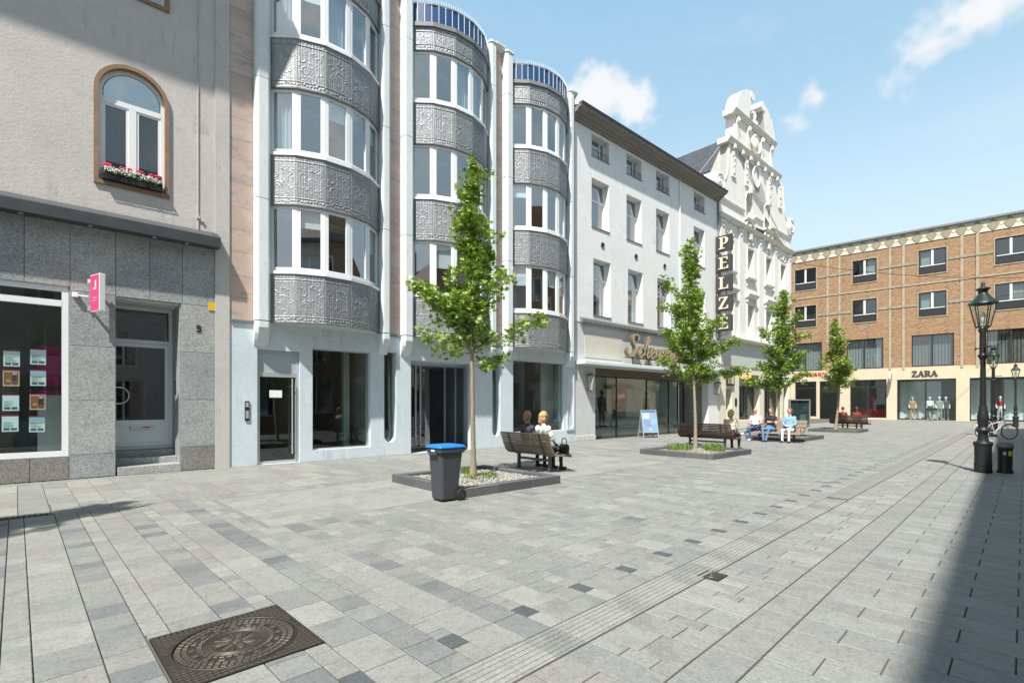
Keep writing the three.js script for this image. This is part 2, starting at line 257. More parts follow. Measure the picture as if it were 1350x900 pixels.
function text(s, size, depth, font = 'sans_bold', o = {}) { const g = new TextGeometry(s, { font: FONT[font], size, depth, curveSegments: 5, bevelEnabled: false, ...o }); g.computeBoundingBox(); const b = g.boundingBox; g.translate(-(b.min.x + b.max.x) / 2, -(b.min.y + b.max.y) / 2, 0); return g; }
function canvasMat(w, h, draw, o = {}) { const c = document.createElement('canvas'); c.width = w; c.height = h; draw(c.getContext('2d'), w, h); const t = new THREE.CanvasTexture(c); t.colorSpace = THREE.SRGBColorSpace; t.magFilter = THREE.LinearFilter; return new THREE.MeshStandardMaterial({ map: t, roughness: 0.6, ...o }); }
// ---------------------------------------------------------------- ground and paving
{
  const g = new THREE.PlaneGeometry(900, 900, 2, 2).rotateX(-Math.PI / 2).translate(60, -0.016, 0);
  const o = mesh('ground', boxUV(clean(g)), M.joint, scene); o.userData = { kind: 'structure', label: 'dark sandy joint bed under the paving', category: 'ground' };
}
const PA = 0.042, pc = Math.cos(PA), ps = Math.sin(PA);
const toWorld = (p, q) => [p * pc + q * ps, -p * ps + q * pc], toPav = (x, z) => [x * pc - z * ps, x * ps + z * pc];
{
  const R = rng(11), slabs = [], holes = [];
  const [mp, mq] = toPav(0.93, 10.71); holes.push([mp - 0.435, mp + 0.435, mq - 0.455, mq + 0.455]);
  const [dp, dq] = toPav(4.68, 12.28); holes.push([dp - 0.125, dp + 0.125, dq - 0.12, dq + 0.12]);
  const [gp, gq] = toPav(-0.6, 4.36); holes.push([gp - 1.6, gp + 0.56, gq - 0.075, gq + 0.075]);
  const FR = [1.76, 12.6, 4.79, 7.54];
  const put = (a, b, c, d, tone, inside) => {
    let list = [[a, b, c, d]];
    for (const [h0, h1, k0, k1] of inside ? holes : [...holes, FR]) list = list.flatMap(([x0, x1, y0, y1]) => {
      if (x1 <= h0 || x0 >= h1 || y1 <= k0 || y0 >= k1) return [[x0, x1, y0, y1]];
      const o = [];
      if (x0 < h0) o.push([x0, h0, y0, y1]); if (x1 > h1) o.push([h1, x1, y0, y1]);
      const u = Math.max(x0, h0), v = Math.min(x1, h1);
      if (y0 < k0) o.push([u, v, y0, k0]); if (y1 > k1) o.push([u, v, k1, y1]);
      return o;
    });
    for (const r of list) if (r[1] - r[0] > 0.03 && r[3] - r[2] > 0.03) slabs.push([...r, tone]);
  };
  const light = () => [0, 0, 1, 2, 3][Math.floor(R() * 5)], cut = (q0, q1, len, vary, fn) => { let q = q0; while (q < q1 - 0.02) { let l = len * (1 + vary * (R() - 0.5) * 2); if (q1 - q - l < len * 0.45) l = q1 - q; fn(q, q + l); q += l; } };
  const XEND = 62;
  for (let p = -4.2; p < XEND; p += 0.36) cut(0.36 + Math.tan(PA) * Math.max(p, 0), 4.42, 1.02, 0.04, (a, b) => put(p, p + 0.36, a, b, light()));
  for (let p = -0.54 - 0.725 * 6, k = -6; p < XEND; p += 0.725, k++) {
    const far = p > 22, cols = [[0, 0.325, 0.43, 0], [0.325, 0.575, 0.262, 1], [0.575, 0.725, 0.178, 2]];
    for (const [c0, c1, len, kind] of cols) {
      const tone = (q) => {
        if (kind === 2) return R() < 0.22 ? 3 : light();
        if (kind === 1) { const dk = p < 1.9 ? 0.6 : p < 3 ? 0.2 : 0.05; return R() < dk ? 4 + Math.floor(R() * 3) : R() < 0.25 ? 3 : 1; }
        return R() < 0.1 ? 6 : light();
      };
      const fill = (q0, q1) => {
        if (kind === 2 && p > -1 && p < 34 && q1 > 11.9) { cut(q0, 11.7, far ? 0.42 : len, 0.08, (a, b) => put(p + c0, p + c1, a, b, tone(a))); put(p + c0, p + c1, 11.7, 11.88, 7); put(p + c0, p + c1, 11.88, q1, light()); }
        else cut(q0, q1, len * (far && kind ? 1.6 : 1), kind === 1 ? 0.14 : 0.05, (a, b) => put(p + c0, p + c1, a, b, tone(a)));
      };
      const pm = p + (c0 + c1) / 2;
      fill(4.44, 12.13);
      cut(12.47, 13.085, kind === 0 ? 0.31 : kind === 1 ? 0.42 : 0.21, 0.2, (a, b) => put(p + c0, p + c1, a, b, R() < 0.2 ? 3 : light()));
    }
  }
  // framed field of larger pale slabs round the first planter
  for (let p = 1.83; p < 12.5; p += 0.71) cut(4.86, 7.47, 0.435, 0.02, (a, b) => put(p, Math.min(p + 0.71, 12.53), a, b, R() < 0.75 ? 2 : 0, 1));
  cut(1.76, 12.6, 0.9, 0, (a, b) => { put(a, b, 4.79, 4.86, 6, 1); put(a, b, 7.47, 7.54, 6, 1); });
  cut(4.86, 7.47, 0.87, 0, (a, b) => { put(1.76, 1.83, a, b, 6, 1); put(12.53, 12.6, a, b, 6, 1); });
  // gutter row and the running-bond strip on the far side of it
  cut(-4, XEND, 0.45, 0.06, (a, b) => put(a, b, 13.09, 13.385, R() < 0.4 ? 3 : 1));
  for (let p = -2.76, k = 0; p < XEND; p += 0.295, k++) { const w = 0.295; cut(13.39 - (k % 2) * 0.29, 21, 0.58, 0, (a, b) => put(p, p + w, Math.max(a, 13.39), b, R() < 0.3 ? 3 : R() < 0.55 ? 1 : 0)); }
  const size = (s) => { const [x, z] = toWorld((s[0] + s[1]) / 2, (s[2] + s[3]) / 2), dz = z - CAM.z, r = x * Math.sin(HEAD) + dz * Math.cos(HEAD), d = x * Math.cos(HEAD) - dz * Math.sin(HEAD); if (d < 2.7 || Math.abs(r / d) > 1.06) return 0; return (s[1] - s[0]) * (s[3] - s[2]) / d ** 3; };
  slabs.sort((a, b) => size(b) - size(a));
  const pav = new THREE.Group(); pav.name = 'pavement'; pav.rotation.y = PA; pav.userData = { kind: 'structure', label: 'grey stone slab paving of the pedestrian street', category: 'pavement' }; scene.add(pav);
  const tones = [...M.slab, ...M.slabMid, M.slabDark];
  const slabGeo = ([p0, p1, q0, q1], y) => {
    const e = 0.0038, c = 0.004, X0 = p0 + e, X1 = p1 - e, Z0 = q0 + e, Z1 = q1 - e, x0 = X0 + c, x1 = X1 - c, z0 = Z0 + c, z1 = Z1 - c, b = -0.022, l = y - 0.004;
    const P = [], quad = (a, bq, cq, d) => P.push(...a, ...bq, ...cq, ...a, ...cq, ...d);
    quad([x0, y, z1], [x1, y, z1], [x1, y, z0], [x0, y, z0]);
    const ring = [[[x0, z1], [X0, Z1]], [[x1, z1], [X1, Z1]], [[x1, z0], [X1, Z0]], [[x0, z0], [X0, Z0]]];
    for (let i = 0; i < 4; i++) { const [a, A] = ring[i], [d, D] = ring[(i + 1) % 4]; quad([A[0], l, A[1]], [D[0], l, D[1]], [d[0], y, d[1]], [a[0], y, a[1]]); quad([A[0], b, A[1]], [D[0], b, D[1]], [D[0], l, D[1]], [A[0], l, A[1]]); }
    return P;
  };
  const UVo = (g, k) => boxUV(g, hash(k, 1, 3) * 7, hash(k, 2, 3) * 7);
  slabs.slice(0, 300).forEach((s, k) => {
    const cx = (s[0] + s[1]) / 2, cz = (s[2] + s[3]) / 2, g = new THREE.BufferGeometry();
    g.setAttribute('position', new THREE.Float32BufferAttribute(slabGeo([s[0] - cx, s[1] - cx, s[2] - cz, s[3] - cz], 0), 3)); g.computeVertexNormals();
    const o = mesh('slab', UVo(g, k), tones[s[4]], pav); o.position.set(cx, (hash(k, 5, 1) - 0.5) * 0.002, cz); o.rotation.set((hash(k, 6, 1) - 0.5) * 0.004, 0, (hash(k, 7, 1) - 0.5) * 0.004);
  });
  const pos = [], col = [], uv = [];
  slabs.slice(300).forEach((s, k) => {
    const P = slabGeo(s, (hash(k, 5, 9) - 0.5) * 0.002), c = tones[s[4]].color, j = 0.94 + 0.12 * hash(k, 8, 2), du = hash(k, 1, 7) * 7, dv = hash(k, 2, 7) * 7;
    for (let i = 0; i < P.length; i += 3) { pos.push(P[i], P[i + 1], P[i + 2]); col.push(c.r * j, c.g * j, c.b * j); uv.push(P[i] + du, P[i + 2] + dv + P[i + 1]); }
  });
  const g = new THREE.BufferGeometry(); g.setAttribute('position', new THREE.Float32BufferAttribute(pos, 3)); g.setAttribute('color', new THREE.Float32BufferAttribute(col, 3)); g.setAttribute('uv', new THREE.Float32BufferAttribute(uv, 2)); g.computeVertexNormals();
  const o = mesh('slab_field', g, M.slabField, pav); o.userData.kind = 'stuff';
  // tactile guide strip: slabs with five raised ribs, each slab its own part
  for (let p = -1.2, k = 0; p < 9.4; p += 0.31, k++) {
    const L = [rbx(p + 0.003, p + 0.307, -0.02, 0, 12.14, 12.455, 0.002)];
    for (let r = 0; r < 6; r++) L.push(rbx(p + 0.004, p + 0.306, -0.001, 0.006, 12.155 + r * 0.05, 12.155 + r * 0.05 + 0.028, 0.004));
    obj('tactile_slab', L, M.slab[k % 7 === 3 ? 1 : k % 3 === 1 ? 0 : 2], pav);
  }
  const far = []; for (let p = 9.48; p < XEND; p += 0.31) { far.push(bx(p + 0.003, p + 0.307, -0.02, 0, 12.14, 12.455)); for (let r = 0; r < 6; r++) far.push(bx(p + 0.004, p + 0.306, -0.001, 0.006, 12.155 + r * 0.05, 12.155 + r * 0.05 + 0.028)); }
  obj('tactile_strip', far, M.slab[0], pav).userData.kind = 'stuff';
  // small sett strip along the house fronts
  const setts = [], colr = [];
  for (let row = 0; row < 3; row++) for (let x = -3 + row * 0.04; x < 30; x += 0.108) { const w = 0.098 + 0.012 * (R() - 0.5), y = -0.004 + 0.006 * R(); setts.push(bx(x, x + w, -0.03, y, 0.01 + row * 0.115, 0.118 + row * 0.115 - 0.012)); }
  const so = obj('setts', setts, M.slab[2]); so.name = 'setts'; so.userData = { kind: 'stuff', label: 'small grey setts in a strip along the house fronts', category: 'setts' }; scene.add(so);
}
// cast-iron manhole cover
{
  const t = thing('manhole_cover', 'square cast iron manhole frame with round brick patterned lid in the paving', 'manhole cover', [0.93, 0, 10.71], { turn: PA });
  const H = 0.43, K = 0.45, r = 0.375;
  const s = poly([[-H, -K], [H, -K], [H, K], [-H, K]]); const h = new THREE.Path(); h.absarc(0, 0, r, 0, Math.PI * 2, true); s.holes.push(h);
  const plate = ext(s, 0, 0.02, { curveSegments: 48 }).rotateX(-Math.PI / 2).translate(0, -0.02, 0);
  obj('frame', [plate, ...rectFrame(-H, H, -K, K, 0.02, -0.002, 0.006).map((g) => g.rotateX(-Math.PI / 2)), new THREE.TorusGeometry(r + 0.008, 0.007, 6, 64).rotateX(Math.PI / 2)], M.iron, t);
  const tread = []; for (let i = -11; i <= 11; i++) { const L = tread; for (let j = -12; j <= 12; j++) { const x = i * 0.036, z = j * 0.035; if (Math.hypot(x, z) < r + 0.03) continue; L.push(rbx(x - 0.013, x + 0.013, -0.002, 0.006, z - 0.009, z + 0.009, 0.003)); } }
  obj('tread_blocks', tread, M.ironHi, t).userData.kind = 'stuff';
  const lid = obj('lid', cyl(r - 0.006, r - 0.006, 0.02, 0, -0.024, 0, 64), M.iron, t);
  const blocks = [];
  for (const [ra, n, off, w] of [[0.345, 52, 0, 0.034], [0.305, 46, 0.5, 0.03], [0.265, 32, 0, 0.034], [0.222, 34, 0.5, 0.03]]) for (let i = 0; i < n; i++) {
    if (ra === 0.265 && i % 2 === 0) continue;
    const a = (i + off) / n * Math.PI * 2, l = ra * Math.PI * 2 / n * 0.8;
    blocks.push(rbx(-l / 2, l / 2, -0.006, 0.004, -w / 2, w / 2, 0.003).translate(0, 0, ra).rotateY(a));
  }
  obj('lid_blocks', blocks, M.ironHi, lid);
  for (let i = 0; i < 16; i++) { const a = (i * 2) / 32 * Math.PI * 2; obj('vent_hole', cyl(0.017, 0.017, 0.0015, 0.265 * Math.sin(a), -0.0035, 0.265 * Math.cos(a), 12), M.black, lid); }
  const L = [0.195, 0.18, 0.165].map((q) => new THREE.TorusGeometry(q, 0.004, 6, 48).rotateX(Math.PI / 2).translate(0, -0.002, 0));
  for (let i = 0; i < 7; i++) { const a = i / 7 * Math.PI * 2; L.push(new THREE.SphereGeometry(0.04, 10, 6).scale(0.55, 0.14, 1.25).translate(0, -0.003, 0.085).rotateY(a)); L.push(rbx(-0.004, 0.004, -0.006, 0.003, 0.05, 0.15, 0.002).rotateY(a + 0.45)); }
  L.push(new THREE.SphereGeometry(0.03, 12, 6).scale(1, 0.2, 1).translate(0, -0.003, 0));
  obj('emblem', L, M.ironHi, lid);
}
{ // small drain cover and slot grate
  const t = thing('drain_cover', 'small dark square drain cover set beside the ribbed guide strip', 'drain cover', [4.68, 0, 12.28], { turn: PA });
  obj('plate', rbx(-0.12, 0.12, -0.02, 0.001, -0.115, 0.115, 0.003), M.iron, t);
  obj('raised_pattern', [new THREE.TorusGeometry(0.07, 0.006, 6, 24).rotateX(Math.PI / 2), new THREE.TorusGeometry(0.03, 0.006, 6, 20).rotateX(Math.PI / 2), ...[0, 1, 2, 3].map((i) => rbx(-0.004, 0.004, 0, 0.005, 0.075, 0.105, 0.002).rotateY(i * Math.PI / 2 + 0.78))], M.ironHi, t);
  const q = thing('slot_grate', 'narrow rusty slot drain grate across the paving near the shop window', 'drain grate', [-0.62, 0, 4.36], { turn: PA });
  obj('frame', rectFrame(-1.5, 0.54, -0.07, 0.07, 0.018, -0.02, 0.002).map((g) => g.rotateX(-Math.PI / 2)), M.ironHi, q);
  obj('trough', bx(-1.48, 0.52, -0.025, -0.018, -0.05, 0.05), M.black, q);
  for (let x = -1.46; x < 0.5; x += 0.06) obj('grate_bar', rbx(x, x + 0.03, -0.018, 0, -0.05, 0.05, 0.002), M.ironHi, q);
}

// ---------------------------------------------------------------- house number 5
{
  const t = thing('townhouse', 'grey rendered townhouse with speckled granite ground floor and number 5 by the door', 'building', [-1.5, 0, 0], { world: true });
  const X0 = -7, X1 = 3.32, top_ = 14.3, cx = 1.316, r = 0.705;
  const archPath = (w, y0, ys, rr) => { const p = new THREE.Path(); p.moveTo(cx - w, y0); p.lineTo(cx - w, ys); p.absarc(cx, ys, rr, Math.PI, 0, true); p.lineTo(cx + w, y0); p.closePath(); return p; };
  const s = poly([[X0, 5.62], [2.99, 5.62], [2.99, top_], [X0, top_]]); s.holes.push(archPath(0.62, 6.68, 8.74, 0.62), hole(cx - 0.62, cx + 0.62, 11.16, 13.2));
  obj('wall', ext(s, -0.34, 0), M.render, t);
  obj('corner_pilaster', bx(2.992, X1, 0, top_, -0.34, 0.03), M.renderPale, t);
  obj('conduit', [bar([2.62, 5.98, 0.015], [2.62, top_, 0.015], 0.012, 6), bx(2.585, 2.655, 6.26, 6.33, 0, 0.04), bx(2.68, 2.73, 6.2, 6.25, 0, 0.04)], M.renderPale, t);
  // backing wall of the ground floor with its openings, then granite slabs
  const b = wallShape(X0, 2.99, 0, 5.615, [[-5, 0.19, 0.515, 4.19], [1.0, 2.26, 0.002, 4.1]]);
  obj('backing_wall', ext(b, -0.3, -0.032), M.roomDark, t);
  const G = (x0, x1, y0, y1, k = 0, m) => obj('granite_slab', rbx(x0 + 0.005, x1 - 0.005, y0 + 0.005, y1 - 0.005, -0.03, (hash(k, 3, 3) - 0.5) * 0.003, 0.003), m ?? M.granite[k % 3], t);
  let k = 0;
  for (let x = -6.27; x < 0; x += 0.721) G(x, x + 0.721, 4.19, 5.6, k++);
  for (let x = -6.6; x < 0.1; x += 1.03) G(x, Math.min(x + 1.03, 0.2), 0.01, 0.515, k++, M.graniteDark);
  for (const [a, c] of [[0.01, 0.53], [0.53, 1.72], [1.72, 2.93], [2.93, 4.12]]) G(0.2, 1.0, a, c, k++);
  G(0.216, 1.0, 4.12, 5.6, k++); G(1.0, 1.64, 4.1, 5.6, k++); G(1.64, 2.29, 4.1, 5.6, k++);
  for (const [a, c, m] of [[0.01, 0.59, M.graniteDark], [0.59, 1.75], [1.75, 2.93], [2.93, 4.1]]) G(2.26, 2.99, a, c, k++, m);
  G(2.29, 2.99, 4.1, 5.6, k++);
  // door recess lined with granite
  for (const [a, c] of [[0.01, 1.75], [1.75, 2.93], [2.93, 4.09]]) { obj('granite_slab', rbx(2.235, 2.259, a, c - 0.005, -1.16, -0.034, 0.003), M.granite[k++ % 3], t); obj('granite_slab', rbx(0.88, 0.905, a, c - 0.005, -1.16, -0.302, 0.003), M.granite[k++ % 3], t); }
  obj('recess_ceiling', bx(0.906, 2.234, 4.06, 4.095, -1.16, -0.034), M.roomPale, t);
  obj('step', rbx(1.03, 2.26, 0, 0.19, -0.45, 0.0, 0.008), M.granite[2], t); obj('step', rbx(0.91, 2.233, 0.0, 0.345, -0.78, -0.452, 0.008), M.granite[0], t); obj('step', rbx(0.91, 2.233, 0, 0.5, -1.16, -0.782, 0.008), M.granite[1], t);
  // canopy
  obj('canopy', extX([[0.002, 5.56], [0.36, 5.55], [0.36, 5.79], [0.002, 5.99]], X0, 3.05), M.darkMetal, t);
  const spikes = []; for (let x = -1.3; x < 2.85; x += 0.035) { const z = 0.12 + 0.2 * hash(x * 100 | 0, 1, 1); spikes.push(bar([x, 5.81, 0.33], [x + 0.008 * (hash(x * 99 | 0, 2, 1) - 0.5), 5.90, 0.34], 0.0022, 4), bar([x + 0.015, 5.81, 0.33], [x + 0.015, 5.88, 0.37], 0.0022, 4)); }
  obj('bird_spikes', spikes, M.steel, t).userData.kind = 'stuff';
  for (const x of [-0.55, 0.55, 1.7, 2.35]) obj('canopy_lamp', cyl(0.04, 0.04, 0.02, x, 5.535, 0.2, 12), M.steel, t);
  // arched window with its brown stone surround
  const ring = (w, ww, y0, ys, z0, z1) => { const o = new THREE.Shape(); o.moveTo(cx - w, y0); o.lineTo(cx + w, y0); o.lineTo(cx + w, ys); o.absarc(cx, ys, w, 0, Math.PI, false); o.closePath(); o.holes.push(archPath(w - ww, y0 + ww, ys, w - ww)); return ext(o, z0, z1, { curveSegments: 28 }); };
  const win = obj('window', [ring(0.62, 0.075, 6.68, 8.74, -0.16, -0.09), bx(cx - 0.545, cx + 0.545, 8.5, 8.62, -0.16, -0.085), bx(cx - 0.07, cx + 0.07, 6.755, 8.5, -0.16, -0.086), ...rectFrame(cx - 0.545, cx - 0.07, 6.755, 8.5, 0.05, -0.155, -0.1), ...rectFrame(cx + 0.07, cx + 0.545, 6.755, 8.5, 0.05, -0.155, -0.1)], M.whitePvc, t);
  obj('stone_surround', ring(0.705, 0.088, 6.592, 8.74, -0.09, 0.045), M.brownStone, win);
  for (const [a, c] of [[-0.5, -0.11], [0.11, 0.5]]) obj('pane', bx(cx + a, cx + c, 6.8, 8.46, -0.135, -0.13), M.glassOld, win);
  { const p = new THREE.Shape(); p.moveTo(cx - 0.53, 8.62); p.lineTo(cx + 0.53, 8.62); p.lineTo(cx + 0.53, 8.74); p.absarc(cx, 8.74, 0.53, 0, Math.PI, false); p.closePath(); obj('fanlight_pane', ext(p, -0.135, -0.13), M.glass, win); }
  const drape = (xa, xb, xc, xd, ya, yb, z) => { const g = new THREE.PlaneGeometry(1, 1, 60, 14), p = g.attributes.position; for (let i = 0; i < p.count; i++) { const u = p.getX(i) + 0.5, v = p.getY(i) + 0.5, e = Math.pow(v, 0.7); p.setXYZ(i, mix(mix(xa, xc, e), mix(xb, xd, e), u), mix(ya, yb, v), z + 0.028 * Math.sin(u * 46 + v * 1.5) * (0.6 + 0.5 * v)); } g.computeVertexNormals(); return g; };
  obj('curtain', drape(cx - 0.55, cx - 0.3, cx - 0.55, cx - 0.02, 6.7, 8.6, -0.3), M.lace, win); obj('curtain', drape(cx + 0.2, cx + 0.55, cx + 0.02, cx + 0.55, 6.7, 8.6, -0.3), M.lace, win);
  const w2 = windowUnit(t, cx - 0.62, cx + 0.62, 11.16, 13.2, -0.09, { m: [cx], t: [12.6] });
  obj('stone_surround', [...rectFrame(cx - 0.705, cx + 0.705, 11.07, 13.29, 0.088, -0.09, 0.045)], M.brownStone, w2);
  // shop window
  windowUnit(t, -5, 0.19, 0.515, 4.19, -0.04, { w: 0.11, t: [3.82], m: [-2.4], glass: M.glassShop, name: 'shop_window', d: 0.1 });
  obj('shop_floor', bx(-5, 0.9, 0.3, 0.34, -4, -0.31), M.roomPale, t); obj('shop_back_wall', bx(-6.4, 0.9, 0.3, 4.6, -4.05, -4), M.room, t); obj('shop_side_wall', bx(0.78, 0.83, 0.3, 4.6, -4, -0.31), M.roomPale, t); obj('shop_ceiling', bx(-6.4, 0.9, 4.55, 4.6, -4, -0.31), M.room, t);
  obj('shop_display_panel', [bx(-0.32, 0.5, 2.05, 2.95, -1.0, -0.97), bx(-0.32, 0.5, 1.87, 1.95, -1.0, -0.97)], M.magenta, t); obj('shop_display_panel', bx(-0.32, 0.5, 0.35, 1.85, -1.03, -1.005), M.roomPale, t);
  obj('shop_display_panel', bx(-1.6, -0.75, 0.6, 2.9, -1.6, -1.57), M.brown, t);
  // front door
  const d = windowUnit(t, 0.91, 2.23, 0.51, 4.06, -1.02, { w: 0.075, t: [3.2], frame: M.bluePvc, glass: M.glassDark, name: 'door', d: 0.08 });
  obj('door_leaf', [...rectFrame(0.99, 2.15, 0.59, 3.15, 0.085, -1.07, -1.0), bx(1.07, 2.07, 1.1, 1.24, -1.065, -1.0), bx(1.075, 2.065, 0.67, 1.1, -1.06, -1.03)], M.bluePvc, d);
  obj('mail_slot', [rbx(1.36, 1.82, 1.0, 1.1, -1.03, -0.995, 0.006)], M.steel, d);
  obj('flyer', bx(1.6, 1.75, 1.045, 1.07, -1.0, -0.985), M.red, d);
  obj('door_handle', [new THREE.TorusGeometry(0.2, 0.018, 8, 32).translate(1.12, 1.85, -0.93), bar([1.12, 1.65, -0.93], [1.12, 1.66, -1.0], 0.014), bar([1.12, 2.05, -0.93], [1.12, 2.04, -1.0], 0.014)], M.steel, d);
  obj('hall_wall', [bx(0.85, 0.88, 0.5, 4.2, -4, -1.17), bx(2.26, 2.3, 0.5, 4.2, -4, -1.17), bx(0.88, 2.26, 4.1, 4.15, -4, -1.17), bx(0.88, 2.26, 0.44, 0.5, -4, -1.17)], M.roomDark, t); obj('hall_back_wall', bx(0.85, 2.3, 0.5, 4.2, -4.04, -4), M.room, t);
  obj('intercom', rbx(2.205, 2.234, 1.9, 2.25, -0.62, -0.5, 0.005), M.black, t);
  // the rest of the volume
  obj('side_wall', bx(X1 - 0.3, X1 - 0.004, 0, top_, -10, -0.345), M.render, t); obj('side_wall', bx(X0, X0 + 0.3, 0, top_, -10, -0.345), M.render, t); obj('rear_wall', bx(X0, X1, 0, top_, -10.3, -10.002), M.render, t);
  obj('floor_slab', [bx(X0 + 0.3, X1 - 0.3, 5.2, 5.5, -9.99, -4.1), bx(X0 + 0.3, X1 - 0.3, 5.62, 5.8, -9.99, -0.345), bx(X0 + 0.3, X1 - 0.3, 10, 10.3, -9.99, -0.345)], M.room, t); obj('inner_wall', bx(X0 + 0.31, X1 - 0.31, 5.81, 14.2, -3.2, -3.1), M.room, t);
  obj('roof', extX([[-10.4, top_ + 0.01], [1.4, top_ + 0.01], [1.4, top_ + 0.16], [-4.6, top_ + 4], [-10.4, top_ + 0.16]], X0, X1), M.roofTile, t);
  obj('number_plate', text('5', 0.165, 0.014).translate(2.637, 3.525, 0.001), M.black, t);
  const y = top('hydrant_plate', [rbx(-0.08, 0.08, 0, 0.21, 0, 0.012, 0.004)], M.yellow, 'small yellow notice plate on the granite near number 5', 'plate', { pos: [2.93, 4.006, 0.006] });
  // hanging listing cards
  const cards = [[-0.829, 2.765], [-0.423, 2.825], [-0.836, 2.348], [-0.423, 2.366], [-0.842, 1.831], [-0.43, 1.849], [-0.851, 1.392], [-0.44, 1.368]];
  const card = (seed) => canvasMat(64, 80, (c, w, h) => { const q = rng(seed); c.fillStyle = seed % 3 === 1 ? '#d9b9a0' : '#dfe8ea'; c.fillRect(0, 0, w, h); if (seed % 4 === 1) { c.fillStyle = '#9cc0d8'; c.fillRect(0, 0, w, 26); c.fillStyle = '#b9b06a'; c.fillRect(0, 26, w, 8); } c.fillStyle = '#3f5560'; for (let i = 0; i < 6; i++) c.fillRect(6, 30 + i * 5, 20 + q() * 30, 2); c.fillStyle = seed % 3 === 1 ? '#8a4a30' : '#51656e'; c.fillRect(6, 60, 24, 14); c.fillRect(34, 60, 24, 14); if (seed % 3 === 1) { c.fillStyle = '#7d5a44'; c.fillRect(4, 6, 56, 60); c.fillStyle = '#a0602c'; c.fillRect(10, 14, 22, 26); c.fillStyle = '#5a3030'; c.fillRect(36, 22, 18, 30); c.fillStyle = '#c79a5a'; c.fillRect(12, 44, 18, 14); c.fillStyle = '#d8c6b4'; c.fillRect(38, 10, 16, 8); } });
  cards.forEach(([x, yy], i) => { const m = card(i + 2); const o = thing('listing_card', ['topmost', 'second', 'third', 'lowest'][i >> 1] + ' printed property card of the column ' + (i % 2 ? 'before the magenta panel' : 'before the brown panel') + ' in the shop window', 'card', [x + 0.125, yy - 0.33, -0.36], { group: 'property cards hanging in rows in the shop window' }); mesh('sheet', new THREE.BoxGeometry(0.25, 0.32, 0.006).translate(0, 0.16, 0), m, o); obj('holder', [bx(-0.13, 0.13, 0.322, 0.345, -0.006, 0.004), bar([-0.11, 0.34, 0], [-0.11, 0.47, 0], 0.002, 4), bar([0.11, 0.34, 0], [0.11, 0.47, 0], 0.002, 4)], M.magenta, o); });
}
{ // projecting sign of the shop
  const t = thing('projecting_sign', 'white box sign with pink face sticking out from the granite wall', 'sign', [0.55, 3.66, 0], { turn: 0.3 });
  obj('box', [rbx(-0.055, 0.055, 0, 0.8, 0.16, 0.62, 0.008)], M.white, t);
  const face = canvasMat(64, 96, (c, w, h) => { c.fillStyle = '#c2386b'; c.fillRect(0, 0, w, h); c.fillStyle = '#e9c7d3'; c.fillRect(34, 14, 10, 18); c.fillRect(22, 34, 24, 5); c.globalAlpha = 0.6; c.fillRect(16, 60, 32, 3); c.fillRect(16, 67, 26, 3); });
  mesh('face', new THREE.PlaneGeometry(0.43, 0.77).rotateY(-Math.PI / 2).translate(-0.058, 0.4, 0.39), face, t); mesh('face', new THREE.PlaneGeometry(0.43, 0.77).rotateY(Math.PI / 2).translate(0.058, 0.4, 0.39), face, t);
  for (const y of [0.1, 0.7]) obj('bracket', [bx(-0.02, 0.02, y - 0.02, y + 0.02, 0.02, 0.17), bx(-0.05, 0.05, y - 0.05, y + 0.05, 0.02, 0.035)], M.white, t);
  const s = thing('spotlight', 'small white spotlight arm fixed beside the pink projecting sign', 'spotlight', [0.3, 4.02, 0], {});
  obj('arm', bar([0, 0, 0.05], [0.22, -0.03, 0.2], 0.012), M.white, s); obj('head', rbx(-0.05, 0.05, -0.05, 0.05, 0.004, 0.09, 0.012), M.white, s);
}
{ // flower box
  const t = thing('flower_box', 'black window box of pink geraniums and small white flowers under arched window', 'flower box', [1.316, 6.6, 0.0], {}), R = rng(5);
  obj('trough', [rbx(-0.56, 0.56, 0.09, 0.24, -0.06, 0.12, 0.01), bar([-0.6, 0.16, 0.15], [0.6, 0.16, 0.15], 0.007), bar([-0.6, 0.16, 0.15], [-0.6, 0.16, 0], 0.007), bar([0.6, 0.16, 0.15], [0.6, 0.16, 0], 0.007)], M.black, t);
  const lv = []; for (let i = 0; i < 420; i++) { const g = new THREE.CircleGeometry(0.026 + 0.02 * R(), 5); g.rotateX(-1.2 + R() * 1.6).rotateY(R() * 6.28).translate((R() - 0.5) * 1.1, 0.23 + R() * 0.15, (R() - 0.5) * 0.2 + 0.03); lv.push(g); } obj('leaves', lv, M.grass, t).userData.kind = 'stuff';
  const wf = []; for (let i = 0; i < 260; i++) wf.push(new THREE.IcosahedronGeometry(0.011 + 0.006 * R(), 0).translate((R() - 0.5) * 1.05, 0.26 + R() * 0.12, 0.07 + R() * 0.1)); obj('white_flowers', wf, M.white, t).userData.kind = 'stuff';
  const pk = mat([0.62, 0.02, 0.13], { roughness: 0.7 });
  for (const x of [-0.5, -0.44, -0.2, -0.07, 0.1, 0.17, 0.34, 0.46, 0.5]) { const L = [bar([x, 0.22, 0.05], [x, 0.4, 0.06], 0.004, 5)]; for (let i = 0; i < 26; i++) { const d = V3(R() - 0.5, R() - 0.5, R() - 0.5).normalize().multiplyScalar(0.045); L.push(new THREE.IcosahedronGeometry(0.02, 0).translate(x + d.x, 0.42 + d.y * 0.8, 0.07 + d.z)); } obj('geranium', L, pk, t); }
}
